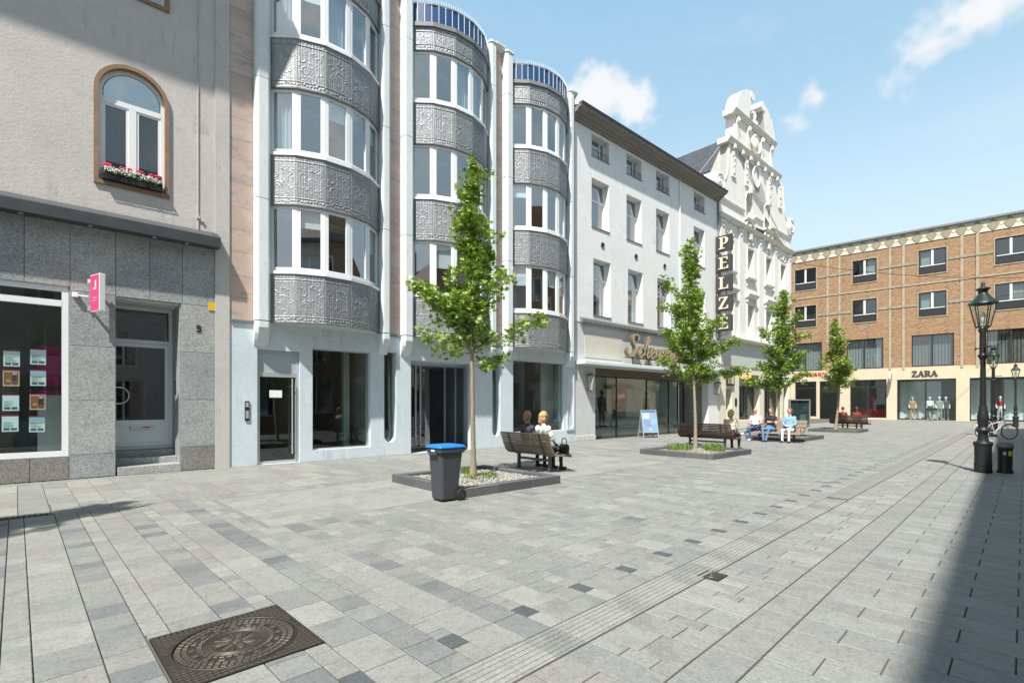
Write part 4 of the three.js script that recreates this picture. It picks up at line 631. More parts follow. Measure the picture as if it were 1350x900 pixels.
// ---------------------------------------------------------------- cream gabled building
{
  const t = thing('gabled_building', 'cream stucco building with scrolled Baroque gable and steep slate roof', 'building', [36.4, 0, 0], { world: true });
  const X0 = 30.42, X1 = 42.6, C = 36.4;
  const cols = [31.55, 34.6, 37.65, 40.35];
  const arch = (a, b, y0, y1) => { const p = new THREE.Path(), r = (b - a) / 2; p.moveTo(a, y0); p.lineTo(a, y1 - r); p.absarc((a + b) / 2, y1 - r, r, Math.PI, 0, true); p.lineTo(b, y0); p.closePath(); return p; };
  const holes = []; for (const c of cols) holes.push([c, c + 0.98, 6.05, 8.36], [c, c + 0.98, 10.3, 12.15]);
  obj('front_wall', ext(wallShape(X0, X1, 5.75, 13.3, holes), -0.5, 0), M.creamWall, t);
  for (const [i, c] of cols.entries()) {
    windowUnit(t, c, c + 0.98, 6.05, 8.36, -0.32, { t: [7.65], w: 0.07 }); windowUnit(t, c, c + 0.98, 10.3, 12.15, -0.32, { t: [11.6], w: 0.07 });
    obj('window_surround', [...rectFrame(c - 0.13, c + 1.11, 5.95, 8.49, 0.13, 0.002, 0.06)], M.creamTrim, t); obj('window_surround', [...rectFrame(c - 0.13, c + 1.11, 10.2, 12.28, 0.13, 0.002, 0.06)], M.creamTrim, t);
    obj('window_hood', [extX([[0.002, 8.75], [0.12, 8.78], [0.26, 8.9], [0.3, 9.0], [0.3, 9.06], [0.002, 9.16]], c - 0.3, c + 1.28), bx(c - 0.2, c - 0.06, 8.5, 8.75, 0.002, 0.14), bx(c + 1.04, c + 1.18, 8.5, 8.75, 0.002, 0.14)], M.creamTrim, t);
    obj('window_sill', [extX([[0.002, 10.02], [0.1, 10.02], [0.2, 10.12], [0.2, 10.19], [0.002, 10.19]], c - 0.25, c + 1.23), bx(c - 0.1, c + 1.08, 9.6, 10.0, 0.002, 0.04)], M.creamTrim, t);
    const L = [new THREE.SphereGeometry(0.15, 10, 8).scale(0.9, 1.3, 0.5).translate(c + 0.49, 12.62, 0.04)], Q = rng(i + 40); for (let n = 0; n < 22; n++) L.push(new THREE.IcosahedronGeometry(0.04 + 0.05 * Q(), 1).scale(1.2, 0.9, 0.5).translate(c + 0.49 + (Q() - 0.5) * 1.0, 12.42 + Q() * 0.32, 0.03)); obj('stucco_ornament', L, M.creamTrim, t);
  }
  for (const x of [30.9, 33.5, 36.6, 39.3, 42.1]) obj('wall_pilaster', [rbx(x - 0.28, x + 0.28, 5.9, 12.95, 0.002, 0.09, 0.01), rbx(x - 0.34, x + 0.34, 12.95, 13.15, 0.002, 0.14, 0.02), new THREE.SphereGeometry(0.12, 8, 6).scale(1.3, 1, 0.5).translate(x, 12.78, 0.09)], M.creamWall, t);
  obj('string_course', extX([[0.002, 13.2], [0.16, 13.25], [0.26, 13.36], [0.3, 13.46], [0.002, 13.56]], X0, X1), M.creamTrim, t); obj('ledge', extX([[0.002, 5.7], [0.25, 5.72], [0.34, 5.84], [0.34, 5.9], [0.002, 6.0]], X0, X1), M.creamTrim, t);
  // gable outline
  const half = [[6.1, 13.303], [6.1, 14.2], [6.35, 14.6], [6.45, 15.2], [6.2, 15.75], [5.7, 15.95], [5.25, 15.7], [5.0, 15.9], [4.75, 16.4], [4.6, 17.1], [4.45, 18.3]];
  const s = new THREE.Shape([...half.slice().reverse().map(([x, y]) => V2(C - x, y)).reverse().map((v) => v)]);
  { const pts = [...half.map(([x, y]) => [C - x, y]), ...half.slice().reverse().map(([x, y]) => [C + x, y])]; s.setFromPoints(pts.map(([x, y]) => V2(x, y)).reverse()); }
  s.holes.push(arch(34.4, 35.35, 14.1, 15.9), arch(37.45, 38.4, 14.1, 15.9)); { const e = new THREE.Path(); e.absellipse(C - 0.4, 17.35, 0.5, 0.68, 0, Math.PI * 2, true); s.holes.push(e); }
  obj('gable', ext(s, -0.55, 0.0), M.creamWall, t);
  for (const [a, b] of [[34.4, 35.35], [37.45, 38.4]]) { windowUnit(t, a + 0.01, b - 0.01, 14.1, 15.85, -0.35, { t: [15.2], w: 0.06 }); obj('arch_surround', [extX([[0.002, 13.95], [0.2, 14.0], [0.24, 14.1], [0.002, 14.1]], a - 0.25, b + 0.25), bx(a - 0.11, a - 0.01, 14.1, 15.4, 0.002, 0.04), bx(b + 0.01, b + 0.11, 14.1, 15.4, 0.002, 0.04), new THREE.TorusGeometry((b - a) / 2 + 0.06, 0.045, 6, 18, Math.PI).translate((a + b) / 2, 15.42, 0.02), rbx((a + b) / 2 - 0.14, (a + b) / 2 + 0.14, 15.85, 16.35, 0.002, 0.22, 0.03)], M.creamTrim, t);
    obj('window_pediment', [new THREE.TorusGeometry(0.7, 0.06, 8, 20, Math.PI).scale(1, 0.7, 1).translate((a + b) / 2, 13.5, 0.1), new THREE.SphereGeometry(0.2, 12, 8).scale(1.6, 0.9, 0.5).translate((a + b) / 2, 13.7, 0.05), rbx((a + b) / 2 - 0.18, (a + b) / 2 + 0.18, 12.7, 13.2, 0.002, 0.2, 0.04)], M.creamTrim, t); }
  obj('oval_window', [new THREE.TorusGeometry(0.54, 0.06, 8, 30).scale(1, 1.3, 1).translate(C - 0.4, 17.35, 0.04)], M.creamTrim, t); obj('oval_pane', [cyl(0.52, 0.52, 0.01, 0, 0, 0, 28).rotateX(Math.PI / 2).scale(1, 1.33, 1).translate(C - 0.4, 17.35, -0.3)], M.glass, t); obj('oval_bar', [bx(C - 0.44, C - 0.36, 16.7, 18, -0.29, -0.24)], M.whitePvc, t);
  for (const sg of [-1, 1]) {
    obj('volute', [cyl(0.66, 0.66, 1.0, 0, -0.5, 0, 30).rotateX(Math.PI / 2).translate(C + sg * 5.95, 15.4, -0.38), new THREE.TorusGeometry(0.46, 0.06, 8, 28).translate(C + sg * 5.95, 15.4, 0.12), new THREE.TorusGeometry(0.24, 0.05, 8, 20).translate(C + sg * 5.95, 15.4, 0.12), new THREE.SphereGeometry(0.12, 10, 8).translate(C + sg * 5.95, 15.4, 0.12)], M.creamWall, t);
    obj('scroll_band', tube([[C + sg * 5.5, 15.75, 0.0], [C + sg * 5.1, 15.8, 0.0], [C + sg * 4.8, 16.3, 0.0], [C + sg * 4.62, 17.1, 0.0], [C + sg * 4.5, 18.1, 0.0]], 0.055, 8), M.creamTrim, t);
    for (const x of [3.9, 1.9]) { const L = [rbx(C + sg * x - 0.26, C + sg * x + 0.26, 16.4, 18.1, 0.002, 0.05, 0.01), rbx(C + sg * x - 0.32, C + sg * x + 0.32, 16.25, 16.4, 0.002, 0.09, 0.02)], R = rng(Math.round(x * 10 + sg)); for (let i = 0; i < 26; i++) L.push(new THREE.IcosahedronGeometry(0.05 + 0.06 * R(), 1).scale(1, 1, 0.6).translate(C + sg * x + (R() - 0.5) * 0.3 * (1 - i / 40), 17.95 - i * 0.055, 0.07)); obj('gable_pilaster', L, M.creamTrim, t); }
    obj('gable_course', extX([[0.002, 14.42], [0.1, 14.45], [0.12, 14.52], [0.002, 14.55]], sg < 0 ? 30.4 : 38.7, sg < 0 ? 34.1 : 42.4), M.creamTrim, t);
  }
  obj('gable_course', extX([[0.002, 14.42], [0.1, 14.45], [0.12, 14.52], [0.002, 14.55]], 35.65, 37.15), M.creamTrim, t);
  const corn = (x0, x1, y) => [extX([[-0.62, y], [0.08, y], [0.1, y + 0.08], [0.2, y + 0.16], [0.26, y + 0.3], [-0.62, y + 0.36]], x0, x1)];
  obj('gable_cornice', [...corn(31.55, 40.1, 18.3), ...[32.4, 33.6, 34.8, 36, 37.2, 38.4, 39.4].map((x) => rbx(x - 0.12, x + 0.12, 18.06, 18.32, 0.002, 0.24, 0.03))], M.creamTrim, t);
  const U0 = 32.7, U1 = 38.85, UC = (U0 + U1) / 2; obj('gable_top', bx(U0, U1, 18.665, 20.4, -0.6, 0), M.creamWall, t);
  for (const x of [U0 + 0.3, UC - 1.1, UC + 1.1, U1 - 0.3]) obj('gable_pilaster', [rbx(x - 0.2, x + 0.2, 18.67, 20.2, 0.002, 0.1, 0.01), new THREE.SphereGeometry(0.2, 10, 8).scale(1, 1.2, 0.7).translate(x, 20.1, 0.12)], M.creamTrim, t);
  obj('stucco_ornament', [new THREE.SphereGeometry(0.45, 14, 10).scale(0.8, 1.1, 0.4).translate(UC, 19.5, 0.05), new THREE.TorusGeometry(0.5, 0.09, 8, 22).scale(0.9, 1.2, 1).translate(UC, 19.5, 0.05), tube([[UC - 0.9, 19.9, 0.05], [UC - 0.7, 19.3, 0.1], [UC - 0.3, 18.95, 0.12], [UC + 0.3, 18.95, 0.12], [UC + 0.7, 19.3, 0.1], [UC + 0.9, 19.9, 0.05]], 0.08)], M.creamTrim, t);
  obj('gable_cornice', corn(32.3, 39.2, 20.4), M.creamTrim, t);
  for (const sg of [-1, 1]) { const q = new THREE.Shape(), e = (x) => UC + sg * x; q.moveTo(e(3.1), 20.765); q.bezierCurveTo(e(3.1), 21.7, e(2.2), 22.65, e(0.75), 22.75); q.lineTo(e(0.75), 22.3); q.bezierCurveTo(e(1.1), 22.0, e(1.2), 21.4, e(1.25), 20.765); q.closePath(); if (sg > 0) q.curves.reverse(); obj('broken_pediment', [ext(new THREE.Shape(sg < 0 ? q.getPoints(10) : q.getPoints(10)), -0.62, 0.2), cyl(0.3, 0.3, 0.9, 0, -0.45, 0, 20).rotateX(Math.PI / 2).translate(e(0.85), 22.4, -0.2)], M.creamWall, t); }
  obj('finial', [lathe([[0.3, 20.77], [0.32, 21.0], [0.14, 21.2], [0.24, 21.5], [0.1, 21.8], [0, 21.9]], 14).translate(UC, 0, -0.1)], M.creamTrim, t);
  // roof behind the gable
  const eave = 13.6, ridge = 21.05; const rf = obj('roof', [ext(poly([[X0 - 0.05, eave], [X1 + 0.05, eave], [C, ridge]]), -14, -0.56)], M.slate, t);
  obj('gable_strut', bar([32.95, 19.3, -0.6], [33.8, 17.85, -3.1], 0.04, 6), M.whitePvc, t); obj('gable_strut', bar([32.7, 18.0, -0.56], [33.0, 16.9, -2.2], 0.04, 6), M.whitePvc, t);
  // ground floor shops
  obj('shop_front', ext(wallShape(X0, X1, 0, 5.69, [[31.5, 32.35, 0.002, 2.62], [33.4, 36.65, 0.55, 3.62], [37.45, 40.6, 0.55, 3.62], [41.1, 42.3, 0.002, 3.3]]), -0.5, -0.02), M.creamShop, t);
  obj('fascia_board', bx(30.7, 42.3, 4.1, 5.5, -0.018, 0.03), M.greenish, t);
  windowUnit(t, 33.4, 36.65, 0.55, 3.62, -0.4, { w: 0.07, m: [35.1], frame: M.brown, glass: M.glassShop, t: [2.95], name: 'shop_window' }); windowUnit(t, 37.45, 40.6, 0.55, 3.62, -0.4, { w: 0.07, m: [39], frame: M.brown, glass: M.glassShop, t: [2.95], name: 'shop_window' });
  windowUnit(t, 31.5, 32.35, 0.01, 2.62, -0.4, { w: 0.08, frame: M.brown, glass: M.glassDark, name: 'door', t: [2.1] }); windowUnit(t, 41.1, 42.3, 0.01, 3.3, -0.4, { w: 0.08, frame: M.brown, glass: M.glassDark, name: 'door', t: [2.4] });
  obj('awning_bar', [bx(33.42, 36.63, 2.8, 3.0, -0.38, 0.12), bx(37.47, 40.58, 2.8, 3.0, -0.38, 0.12)].slice(0, 1), M.brown, t); obj('awning_bar', bx(37.47, 40.58, 2.8, 3.0, -0.38, 0.12), M.brown, t);
  obj('sign_case', [rbx(31.46, 32.5, 2.8, 3.56, 0.0, 0.1, 0.01)], M.frameDark, t); obj('sign_case_face', bx(31.56, 32.4, 2.92, 3.44, 0.101, 0.106), M.sandstone, t); obj('intercom', rbx(32.75, 33.05, 1.5, 2.0, -0.018, 0.01, 0.01), M.frameDark, t);
  obj('inner_wall', [bx(X0 + 0.3, X1 - 0.3, 0, 13.2, -3.2, -3.1)], M.room, t); for (const y of [4.2, 8.9, 12.9]) obj('floor_slab', bx(X0 + 0.3, X1 - 0.3, y, y + 0.3, -3.09, -0.51), M.room, t);
  for (const a of [X0, X1 - 0.29]) obj('side_wall', bx(a, a + 0.29, 0, 13.59, -14, -0.56), M.creamWall, t); obj('rear_wall', bx(X0, X1, 0, 13.59, -14.3, -14.002), M.creamWall, t);
}
{ // oval shop sign
  const t = thing('oval_sign', 'small yellow and white oval sign hanging over the cream shop front', 'sign', [33.3, 3.2, -0.02]);
  obj('arm', bar([0, 0.5, 0], [0, 0.5, 0.85], 0.015), M.frameDark, t);
  const f = canvasMat(128, 80, (c, w, h) => { c.fillStyle = '#d9a21c'; c.fillRect(0, 0, w, h); c.fillStyle = '#e8e6da'; c.fillRect(0, 34, w, 24); c.fillStyle = '#8a6a1a'; c.fillRect(24, 42, 80, 8); });
  const g = cyl(0.34, 0.34, 0.06, 0, -0.03, 0, 28).rotateZ(Math.PI / 2).scale(1, 0.62, 1.25); obj('plate', g.translate(0, 0.25, 0.5), mat([0.62, 0.4, 0.05]), t); obj('band', bx(-0.034, 0.034, 0.2, 0.3, 0.12, 0.88), M.white, t); for (const z of [0.3, 0.7]) obj('hanger', bar([0, 0.42, z], [0, 0.5, z], 0.008), M.frameDark, t);
}
// ---------------------------------------------------------------- brick building closing the street
{
  const t = thing('brick_building', 'long four storey brick building with pale ribs and a patterned frieze', 'building', [60.5, 0, 5.5], { turn: -1.4688 });
  const S0 = -24, S1 = 30, bays = [-5, -4, -3, -2, -1, 0, 1, 2, 3, 4].map((k) => 0.52 + 5.22 * k).filter((c) => c > S0 + 3 && c < S1 - 3);
  const holes = []; for (const c of bays) holes.push([c - 1.0, c + 1.0, 13.78, 16.06], [c - 1.0, c + 1.0, 9.8, 12.08], [c - 1.52, c + 1.52, 5.15, 8.12]);
  obj('brick_wall', ext(wallShape(S0, S1, 5.11, 16.83, holes), -0.4, 0), M.brick, t);
  for (const [i, c] of bays.entries()) {
    for (const [a, b] of [[13.78, 16.06], [9.8, 12.08]]) {
      const w = windowUnit(t, c - 1, c + 1, a, b, -0.06, { w: 0.09, t: [a + 0.72], frame: M.frameDark, glass: M.glassDark });
      obj('sash', [bx(c - 0.08, c + 0.08, a + 0.8, b - 0.1, -0.055, -0.015), bx(c - 0.9, c + 0.9, a + 0.74, a + 0.8, -0.055, -0.014)], M.whitePvc, w); obj('apron_panel', bx(c - 0.9, c + 0.9, a + 0.1, a + 0.66, -0.09, -0.045), M.frameDark, w);
      obj('stone_surround', [...rectFrame(c - 1.08, c + 1.08, a - 0.08, b + 0.08, 0.08, 0.002, 0.05)], M.rib, w);
      if (hash(i, Math.round(a), 4) > 0.5) obj('curtain', new THREE.PlaneGeometry(0.75, 1.3).translate(c + (hash(i, 3, 3) > 0.5 ? 0.45 : -0.45), a + 1.4, -0.35), M.curtain, w);
    }
    const w = windowUnit(t, c - 1.52, c + 1.52, 5.15, 8.12, -0.1, { w: 0.09, m: [c], frame: M.frameDark, glass: M.glassDark, name: 'wide_window' });
    const cl = []; for (let x = c - 1.4; x < c + 1.4; x += 0.24) cl.push(new THREE.PlaneGeometry(0.2, 2.7).rotateY(0.35).translate(x, 6.6, -0.55)); obj('blind', cl, c < -3 ? M.curtain : M.room, w);
  }
  for (const c of bays) for (const r of [-3.17, -2.13]) { obj('stone_rib', [bx(c + r - 0.1, c + r + 0.1, 4.9, 16.84, 0.002, 0.07)], M.rib, t); for (const y of [14.95, 12.93, 10.97]) obj('rib_boss', rbx(c + r - 0.13, c + r + 0.13, y - 0.13, y + 0.13, 0.072, 0.11, 0.02), M.ribBlue, t); }
  for (const y of [14.95, 12.93, 10.97]) for (const c of bays) { if (y === 12.93) obj('stone_band', [bx(c - 2.02, c + 1.94, y - 0.07, y + 0.07, 0.002, 0.05), bx(c - 3.06, c - 2.24, y - 0.07, y + 0.07, 0.002, 0.05)], M.rib, t); else obj('stone_band', [bx(c - 2.02, c - 1.11, y - 0.11, y + 0.11, 0.002, 0.05), bx(c + 1.11, c + 1.94, y - 0.11, y + 0.11, 0.002, 0.05), bx(c - 3.06, c - 2.24, y - 0.11, y + 0.11, 0.002, 0.05)], M.ribBlue, t); }
  // frieze of lozenges
  obj('frieze', bx(S0, S1, 16.835, 17.9, -0.4, 0.06), M.friezeWhite, t);
  for (let s = -0.6 - 1.045 * 20; s < 22; s += 1.045) { obj('lozenge', ext(poly([[-0.5, 0], [-0.25, -0.34], [0, -0.48], [0.25, -0.34], [0.5, 0], [0.25, 0.34], [0, 0.48], [-0.25, 0.34]].map(([x, y]) => [x * 0.8, y])), 0, 0.04).translate(s, 17.36, 0.062), M.friezeGrey, t); obj('lozenge_link', bx(s + 0.42, s + 0.625, 17.24, 17.48, 0.062, 0.09), M.friezeYellow, t); obj('frieze_joint', bx(s - 0.02, s + 0.02, 16.84, 17.9, 0.104, 0.11), M.rib, t); }
  obj('roof_edge', bx(S0, S1, 17.9, 18.08, -12, 0.3), M.leadGrey, t);
  // ground floor
  const gh = [[-10.9, -8.9, 0.3, 4.0], [-8.6, -6.9, 0.02, 4.0], [-5.9, -2.92, 0.25, 4.04], [-2.1, 2.18, 0.1, 3.96], [3.1, 7.4, 0.1, 3.96], [8.3, 12.6, 0.1, 3.96], [13.5, 17.8, 0.1, 3.96]];
  obj('stone_ground_floor', ext(wallShape(S0, S1, 0, 5.107, gh), -0.5, 0.03), M.sandstone, t); obj('plinth', bx(S0, S1, 0, 0.06, 0.032, 0.08), M.leadGrey, t);
  for (const [a, b, c, d] of gh) windowUnit(t, a, b, c, d, -0.05, { w: 0.1, frame: M.frameDark, glass: M.glassShop, m: b - a > 2.5 ? [(a + b) / 2] : [], t: c > 0.2 && a < 0 ? [3.3] : [], name: a === -8.6 ? 'shop_door' : 'shop_window' });
  const folds = (x0, x1, z, n) => { const g = new THREE.PlaneGeometry(x1 - x0, 3.6, n, 1).translate((x0 + x1) / 2, 2.0, 0), p = g.attributes.position; for (let i = 0; i < p.count; i++) p.setZ(i, z + 0.07 * Math.sin(p.getX(i) * 9)); g.computeVertexNormals(); return g; };
  obj('window_drape', folds(-2.05, 1.1, -1.9, 120), M.curtain, t); obj('window_drape', folds(3.15, 4.5, -1.9, 60), M.curtain, t); obj('window_drape', folds(5.4, 7.3, -1.9, 60), M.curtain, t);
  obj('display_floor', bx(-2.1, 17.8, 0.06, 0.12, -3, -0.16), M.white, t); obj('shop_back_wall', bx(S0 + 0.5, S1 - 0.5, 0, 4.6, -5.1, -5), M.roomDark, t); obj('shop_ceiling', bx(S0 + 0.5, S1 - 0.5, 4.2, 4.3, -5, -0.51), M.roomPale, t); obj('shop_counter', [bx(-5.4, -3.2, 0.1, 1.1, -3, -2.4), bx(-4.6, -4.3, 0.1, 2.4, -3.6, -3.3)], M.red, t);
  obj('inner_wall', bx(S0 + 0.5, S1 - 0.5, 4.9, 17.5, -3.1, -3), M.room, t); for (const y of [4.9, 8.6, 12.9, 16.4]) obj('floor_slab', bx(S0 + 0.5, S1 - 0.5, y, y + 0.25, -2.99, -0.41), M.room, t);
  for (const a of [S0, S1 - 0.4]) obj('side_wall', bx(a, a + 0.4, 0, 17.9, -12, -0.51), M.brick, t); obj('rear_wall', bx(S0, S1, 0, 17.9, -12.4, -12.002), M.brick, t);
}
const BT = -1.4688, onBrick = (s, y, out) => [60.5 + Math.cos(BT) * s + Math.sin(BT) * out, y, 5.5 - Math.sin(BT) * s + Math.cos(BT) * out];
{
  const t = thing('shop_lettering', 'dark serif letters on the stone band above the mannequin window', 'sign', onBrick(-0.12, 4.2, 0.03), { turn: BT });
  let x = -0.88; for (const ch of 'ZARA') { const g = text(ch, 0.52, 0.08, 'serif_bold'); obj('letter', g.translate(x + 0.22, 0.29, 0.001), M.signDark, t); x += 0.48; }
  const r = thing('red_shop_lettering', 'red letters above the shop door at the end of the brick building', 'sign', onBrick(-9.5, 4.5, 0.03), { turn: BT }); x = -1.35; for (const ch of 'ROSSMANN') { obj('letter', text(ch, 0.36, 0.07).translate(x, 0.25, 0.001), M.red, r); x += 0.38; }
  const b = thing('round_blade_sign', 'round red and white blade sign on the stone pier of the brick building', 'sign', onBrick(-2.55, 4.25, 0.03), { turn: BT });
  obj('disc', [cyl(0.52, 0.52, 0.14, 0, -0.07, 0, 28).rotateZ(Math.PI / 2).translate(0, 0, 0.62)], M.white, b); obj('disc_face', [cyl(0.42, 0.42, 0.16, 0, -0.08, 0, 28).rotateZ(Math.PI / 2).translate(0, 0, 0.62)], M.red, b); obj('arm', bar([0, 0, 0], [0, 0, 0.15], 0.03), M.frameDark, b);
}

// ---------------------------------------------------------------- row of houses behind the camera: throws the shade at the kerb and shows in the panes
{
  const TA = 0.0585, at = (p, q) => [p * Math.cos(TA) + q * Math.sin(TA), 0, -p * Math.sin(TA) + q * Math.cos(TA)];
  const row = [[-27, 11.5, 11.2, M.whiteWall, 'white house with dark tiled roof at the start of the shaded row', 1], [-15.5, 9.5, 11.6, M.renderPale, 'grey rendered house with small windows on the shaded side', 0], [-6, 12, 11.5, M.renderPale, 'beige rendered house whose eaves shade the paving by the lamp', 0], [6, 10, 11.5, M.brick, 'ochre brick house with high roof on the shaded side', 1], [16, 12, 11.3, M.creamWall, 'cream house with rows of tall windows on the shaded side', 0], [28, 11, 11.4, M.brickOther, 'brown brick house at the end of the shaded row', 1]];
  for (const [p, w, h, m, label, gable] of row) {
    const t = thing('row_house', label, 'building', at(p, 17.53), { turn: TA + Math.PI }); // local -x runs along the row, +z faces the street
    const X0 = -w + 0.01, X1 = -0.01, holes = [], wins = []; const n = Math.floor(w / 2.6), st = w / n;
    for (let f = 0; f < 4; f++) for (let i = 0; i < n; i++) if (f < 4) { const c = X0 + (i + 0.5) * st, y = f === 0 ? 0.6 : 3.7 + (f - 1) * 2.5, hh = f === 0 ? 2.4 : 1.7, ww = f === 0 ? 2.0 : 1.2; holes.push([c - ww / 2, c + ww / 2, y + 0.3, y + 0.3 + hh]); }
    obj('front_wall', ext(wallShape(X0, X1, 0, h, holes), -0.4, 0), m, t);
    for (const [a, b, c, d] of holes) windowUnit(t, a, b, c, d, -0.12, { m: [(a + b) / 2], w: 0.08 });
    obj('inner_wall', bx(X0 + 0.1, X1 - 0.1, 0.1, h - 0.1, -2, -1.9), M.room, t); obj('eaves', bx(X0, X1, h + 0.002, h + 0.16, -0.4, 0.42), M.darkMetal, t);
    obj('roof', extX([[-9, h + 0.17], [0.4, h + 0.17], [-4.3, h + 3.9]], X0, X1), M.roofTile, t); for (const a of [X0, X1 - 0.3]) obj('side_wall', bx(a, a + 0.3, 0, h, -9, -0.41), m, t); obj('rear_wall', bx(X0, X1, 0, h, -9.3, -9.002), m, t);
    if (gable) { const c = (X0 + X1) / 2; obj('dormer', [ext(poly([[c - 1.6, h + 0.3], [c + 1.6, h + 0.3], [c + 1.6, h + 2], [c, h + 3.6], [c - 1.6, h + 2]]), -2.5, -0.2)], m, t); }
    obj('chimney', bx(X0 + 1, X0 + 1.9, h + 2, h + 5.4, -3.6, -2.8), M.brickOther, t);
  }
}

// ---------------------------------------------------------------- trees in planters
function leafGeo(s) { const o = [[0, -0.5], [0.16, -0.22], [0.5, -0.3], [0.3, -0.02], [0.52, 0.22], [0.2, 0.2], [0, 0.58], [-0.2, 0.2], [-0.52, 0.22], [-0.3, -0.02], [-0.5, -0.3], [-0.16, -0.22]]; return o.map(([x, y]) => [x * s, y * s, (x * x) * s * 0.5 - 0.1 * s * y * y]); }
function buildTree(t, H, seed, branches) {
  const R = rng(seed), wood = [], pos = [], nor = [], col = [];
  const lean = (y) => [0.1 * Math.sin(y * 0.55 + seed), 0.07 * Math.sin(y * 0.75 + seed * 2)];
  const base = lean(0), at = (y) => { const l = lean(y); return [l[0] - base[0], y, l[1] - base[1]]; };
  const rad = (y) => mix(0.062, 0.010, Math.pow(clamp(y / H), 0.85)) + 0.03 * Math.exp(-y * 9);
  const trunkPts = []; for (let y = 0; y <= H + 0.01; y += H / 14) trunkPts.push(at(y));
  for (let i = 0; i < trunkPts.length - 1; i++) wood.push(bar(trunkPts[i], trunkPts[i + 1], rad(trunkPts[i][1]), 9, rad(trunkPts[i + 1][1])));
  const trunk = obj('trunk', wood, M.bark, t);
  const leaf = (p, s) => {
    const pts = leafGeo(s), q = new THREE.Quaternion().setFromEuler(new THREE.Euler((R() - 0.5) * 1.7 - 0.9, R() * 6.283, (R() - 0.5) * 1.5, 'YXZ')), n = V3(0, 0, 1).applyQuaternion(q), v = pts.map((a) => V3(...a).applyQuaternion(q).add(p));
    const k = 0.7 + 0.6 * R(), y = R(), c = [mix(0.175, 0.34, y) * k, mix(0.32, 0.44, y) * k, mix(0.02, 0.045, y) * k];
    for (let i = 0; i < v.length; i++) { const a = v[i], b = v[(i + 1) % v.length]; for (const w of [p, a, b]) { pos.push(w.x, w.y, w.z); nor.push(n.x, n.y, n.z); col.push(...c); } }
  };
  const limbs = [];
  for (const [y, az, len, up, dens = 1] of branches) {
    const s = at(y), pts = [s], n = 5; let d = V3(Math.cos(az) * Math.cos(up), Math.sin(up), Math.sin(az) * Math.cos(up)), p = V3(...s);
    for (let i = 0; i < n; i++) { d = d.clone().add(V3((R() - 0.5) * 0.25, 0.05 + (R() - 0.5) * 0.2, (R() - 0.5) * 0.25)).normalize(); p = p.clone().addScaledVector(d, len / n); pts.push([p.x, p.y, p.z]); }
    for (let i = 0; i < n; i++) limbs.push(bar(pts[i], pts[i + 1], Math.max(0.004, 0.02 * len * (1 - i / n) * 0.8), 5, Math.max(0.003, 0.02 * len * (1 - (i + 1) / n) * 0.8)));
    const tw = Math.max(3, Math.round(len * 11 * dens));
    for (let k = 0; k < tw; k++) {                                    // twigs with a spray of leaves at the end
      const u = 0.22 + 0.8 * (k + R() * 0.8) / tw, f = Math.min(n - 0.001, u * n), i = Math.floor(f), a = V3(...pts[i]), b = V3(...pts[i + 1]), o = a.lerp(b, f - i);
      const td = V3(R() - 0.5, (R() - 0.25) * 0.9, R() - 0.5).normalize(), tl = (0.1 + 0.24 * R()) * (1 - 0.35 * u), e = o.clone().addScaledVector(td, tl);
      limbs.push(bar([o.x, o.y, o.z], [e.x, e.y, e.z], 0.004, 3, 0.002));
      const nl = 16 + Math.floor(R() * 14); for (let j = 0; j < nl; j++) leaf(e.clone().add(V3((R() - 0.5) * 0.27, (R() - 0.55) * 0.23, (R() - 0.5) * 0.27)), 0.06 + 0.07 * R());
    }
  }
  for (let k = 0; k < 16; k++) { const y = H - 0.75 * R() * R() - 0.02, s = at(Math.min(y, H)); for (let j = 0; j < 5; j++) leaf(V3(s[0] + (R() - 0.5) * 0.2, y + (R() - 0.5) * 0.14, s[2] + (R() - 0.5) * 0.2), 0.08 + 0.06 * R()); }
  obj('limbs', limbs, M.bark, t);
  const g = new THREE.BufferGeometry(); g.setAttribute('position', new THREE.Float32BufferAttribute(pos, 3)); g.setAttribute('normal', new THREE.Float32BufferAttribute(nor, 3)); g.setAttribute('color', new THREE.Float32BufferAttribute(col, 3)); g.setAttribute('uv', new THREE.Float32BufferAttribute(new Float32Array(pos.length / 3 * 2), 2));
  mesh('crown', g, M.leaf, t);
}
// image-plane right seen from the camera is about (0.74, 0, 0.67)
const RIGHT = Math.atan2(0.67, 0.74), LEFT = RIGHT + Math.PI;
function crownBranches(H, y0, w, seed, extra = []) {
  const R = rng(seed), L = []; let az = R() * 6.28;
  for (let y = y0; y < H - 0.5; y += 0.1) { const u = (y - y0) / (H - y0), len = w * Math.pow(1 - u, 0.68) * Math.min(1, 0.55 + u * 3.2) * (0.35 + 1.0 * R() * R() + 0.25 * R()); az += 2.4 + (R() - 0.5) * 0.9; L.push([y, az, Math.max(0.28, len), 0.55 + 0.35 * u + 0.25 * (R() - 0.5)]); }
  return [...L, ...extra];
}
const planterSpots = [[5.25, 7.76, 5.0, 7.52], [14.25, 16.93, 5.1, 7.6], [24.2, 26.8, 4.3, 6.85], [33.2, 35.7, 4.15, 6.6], [-4.7, -2.1, 5.0, 7.5]];
const planterLabels = ['dark stone kerb square round the tree next to the wheelie bin', 'dark stone kerb square round the tree near the sandwich board', 'dark stone kerb square behind the bench of three sitting people', 'dark stone kerb square round the small tree nearest the brick building', 'dark stone kerb square of the tree before the granite house'];
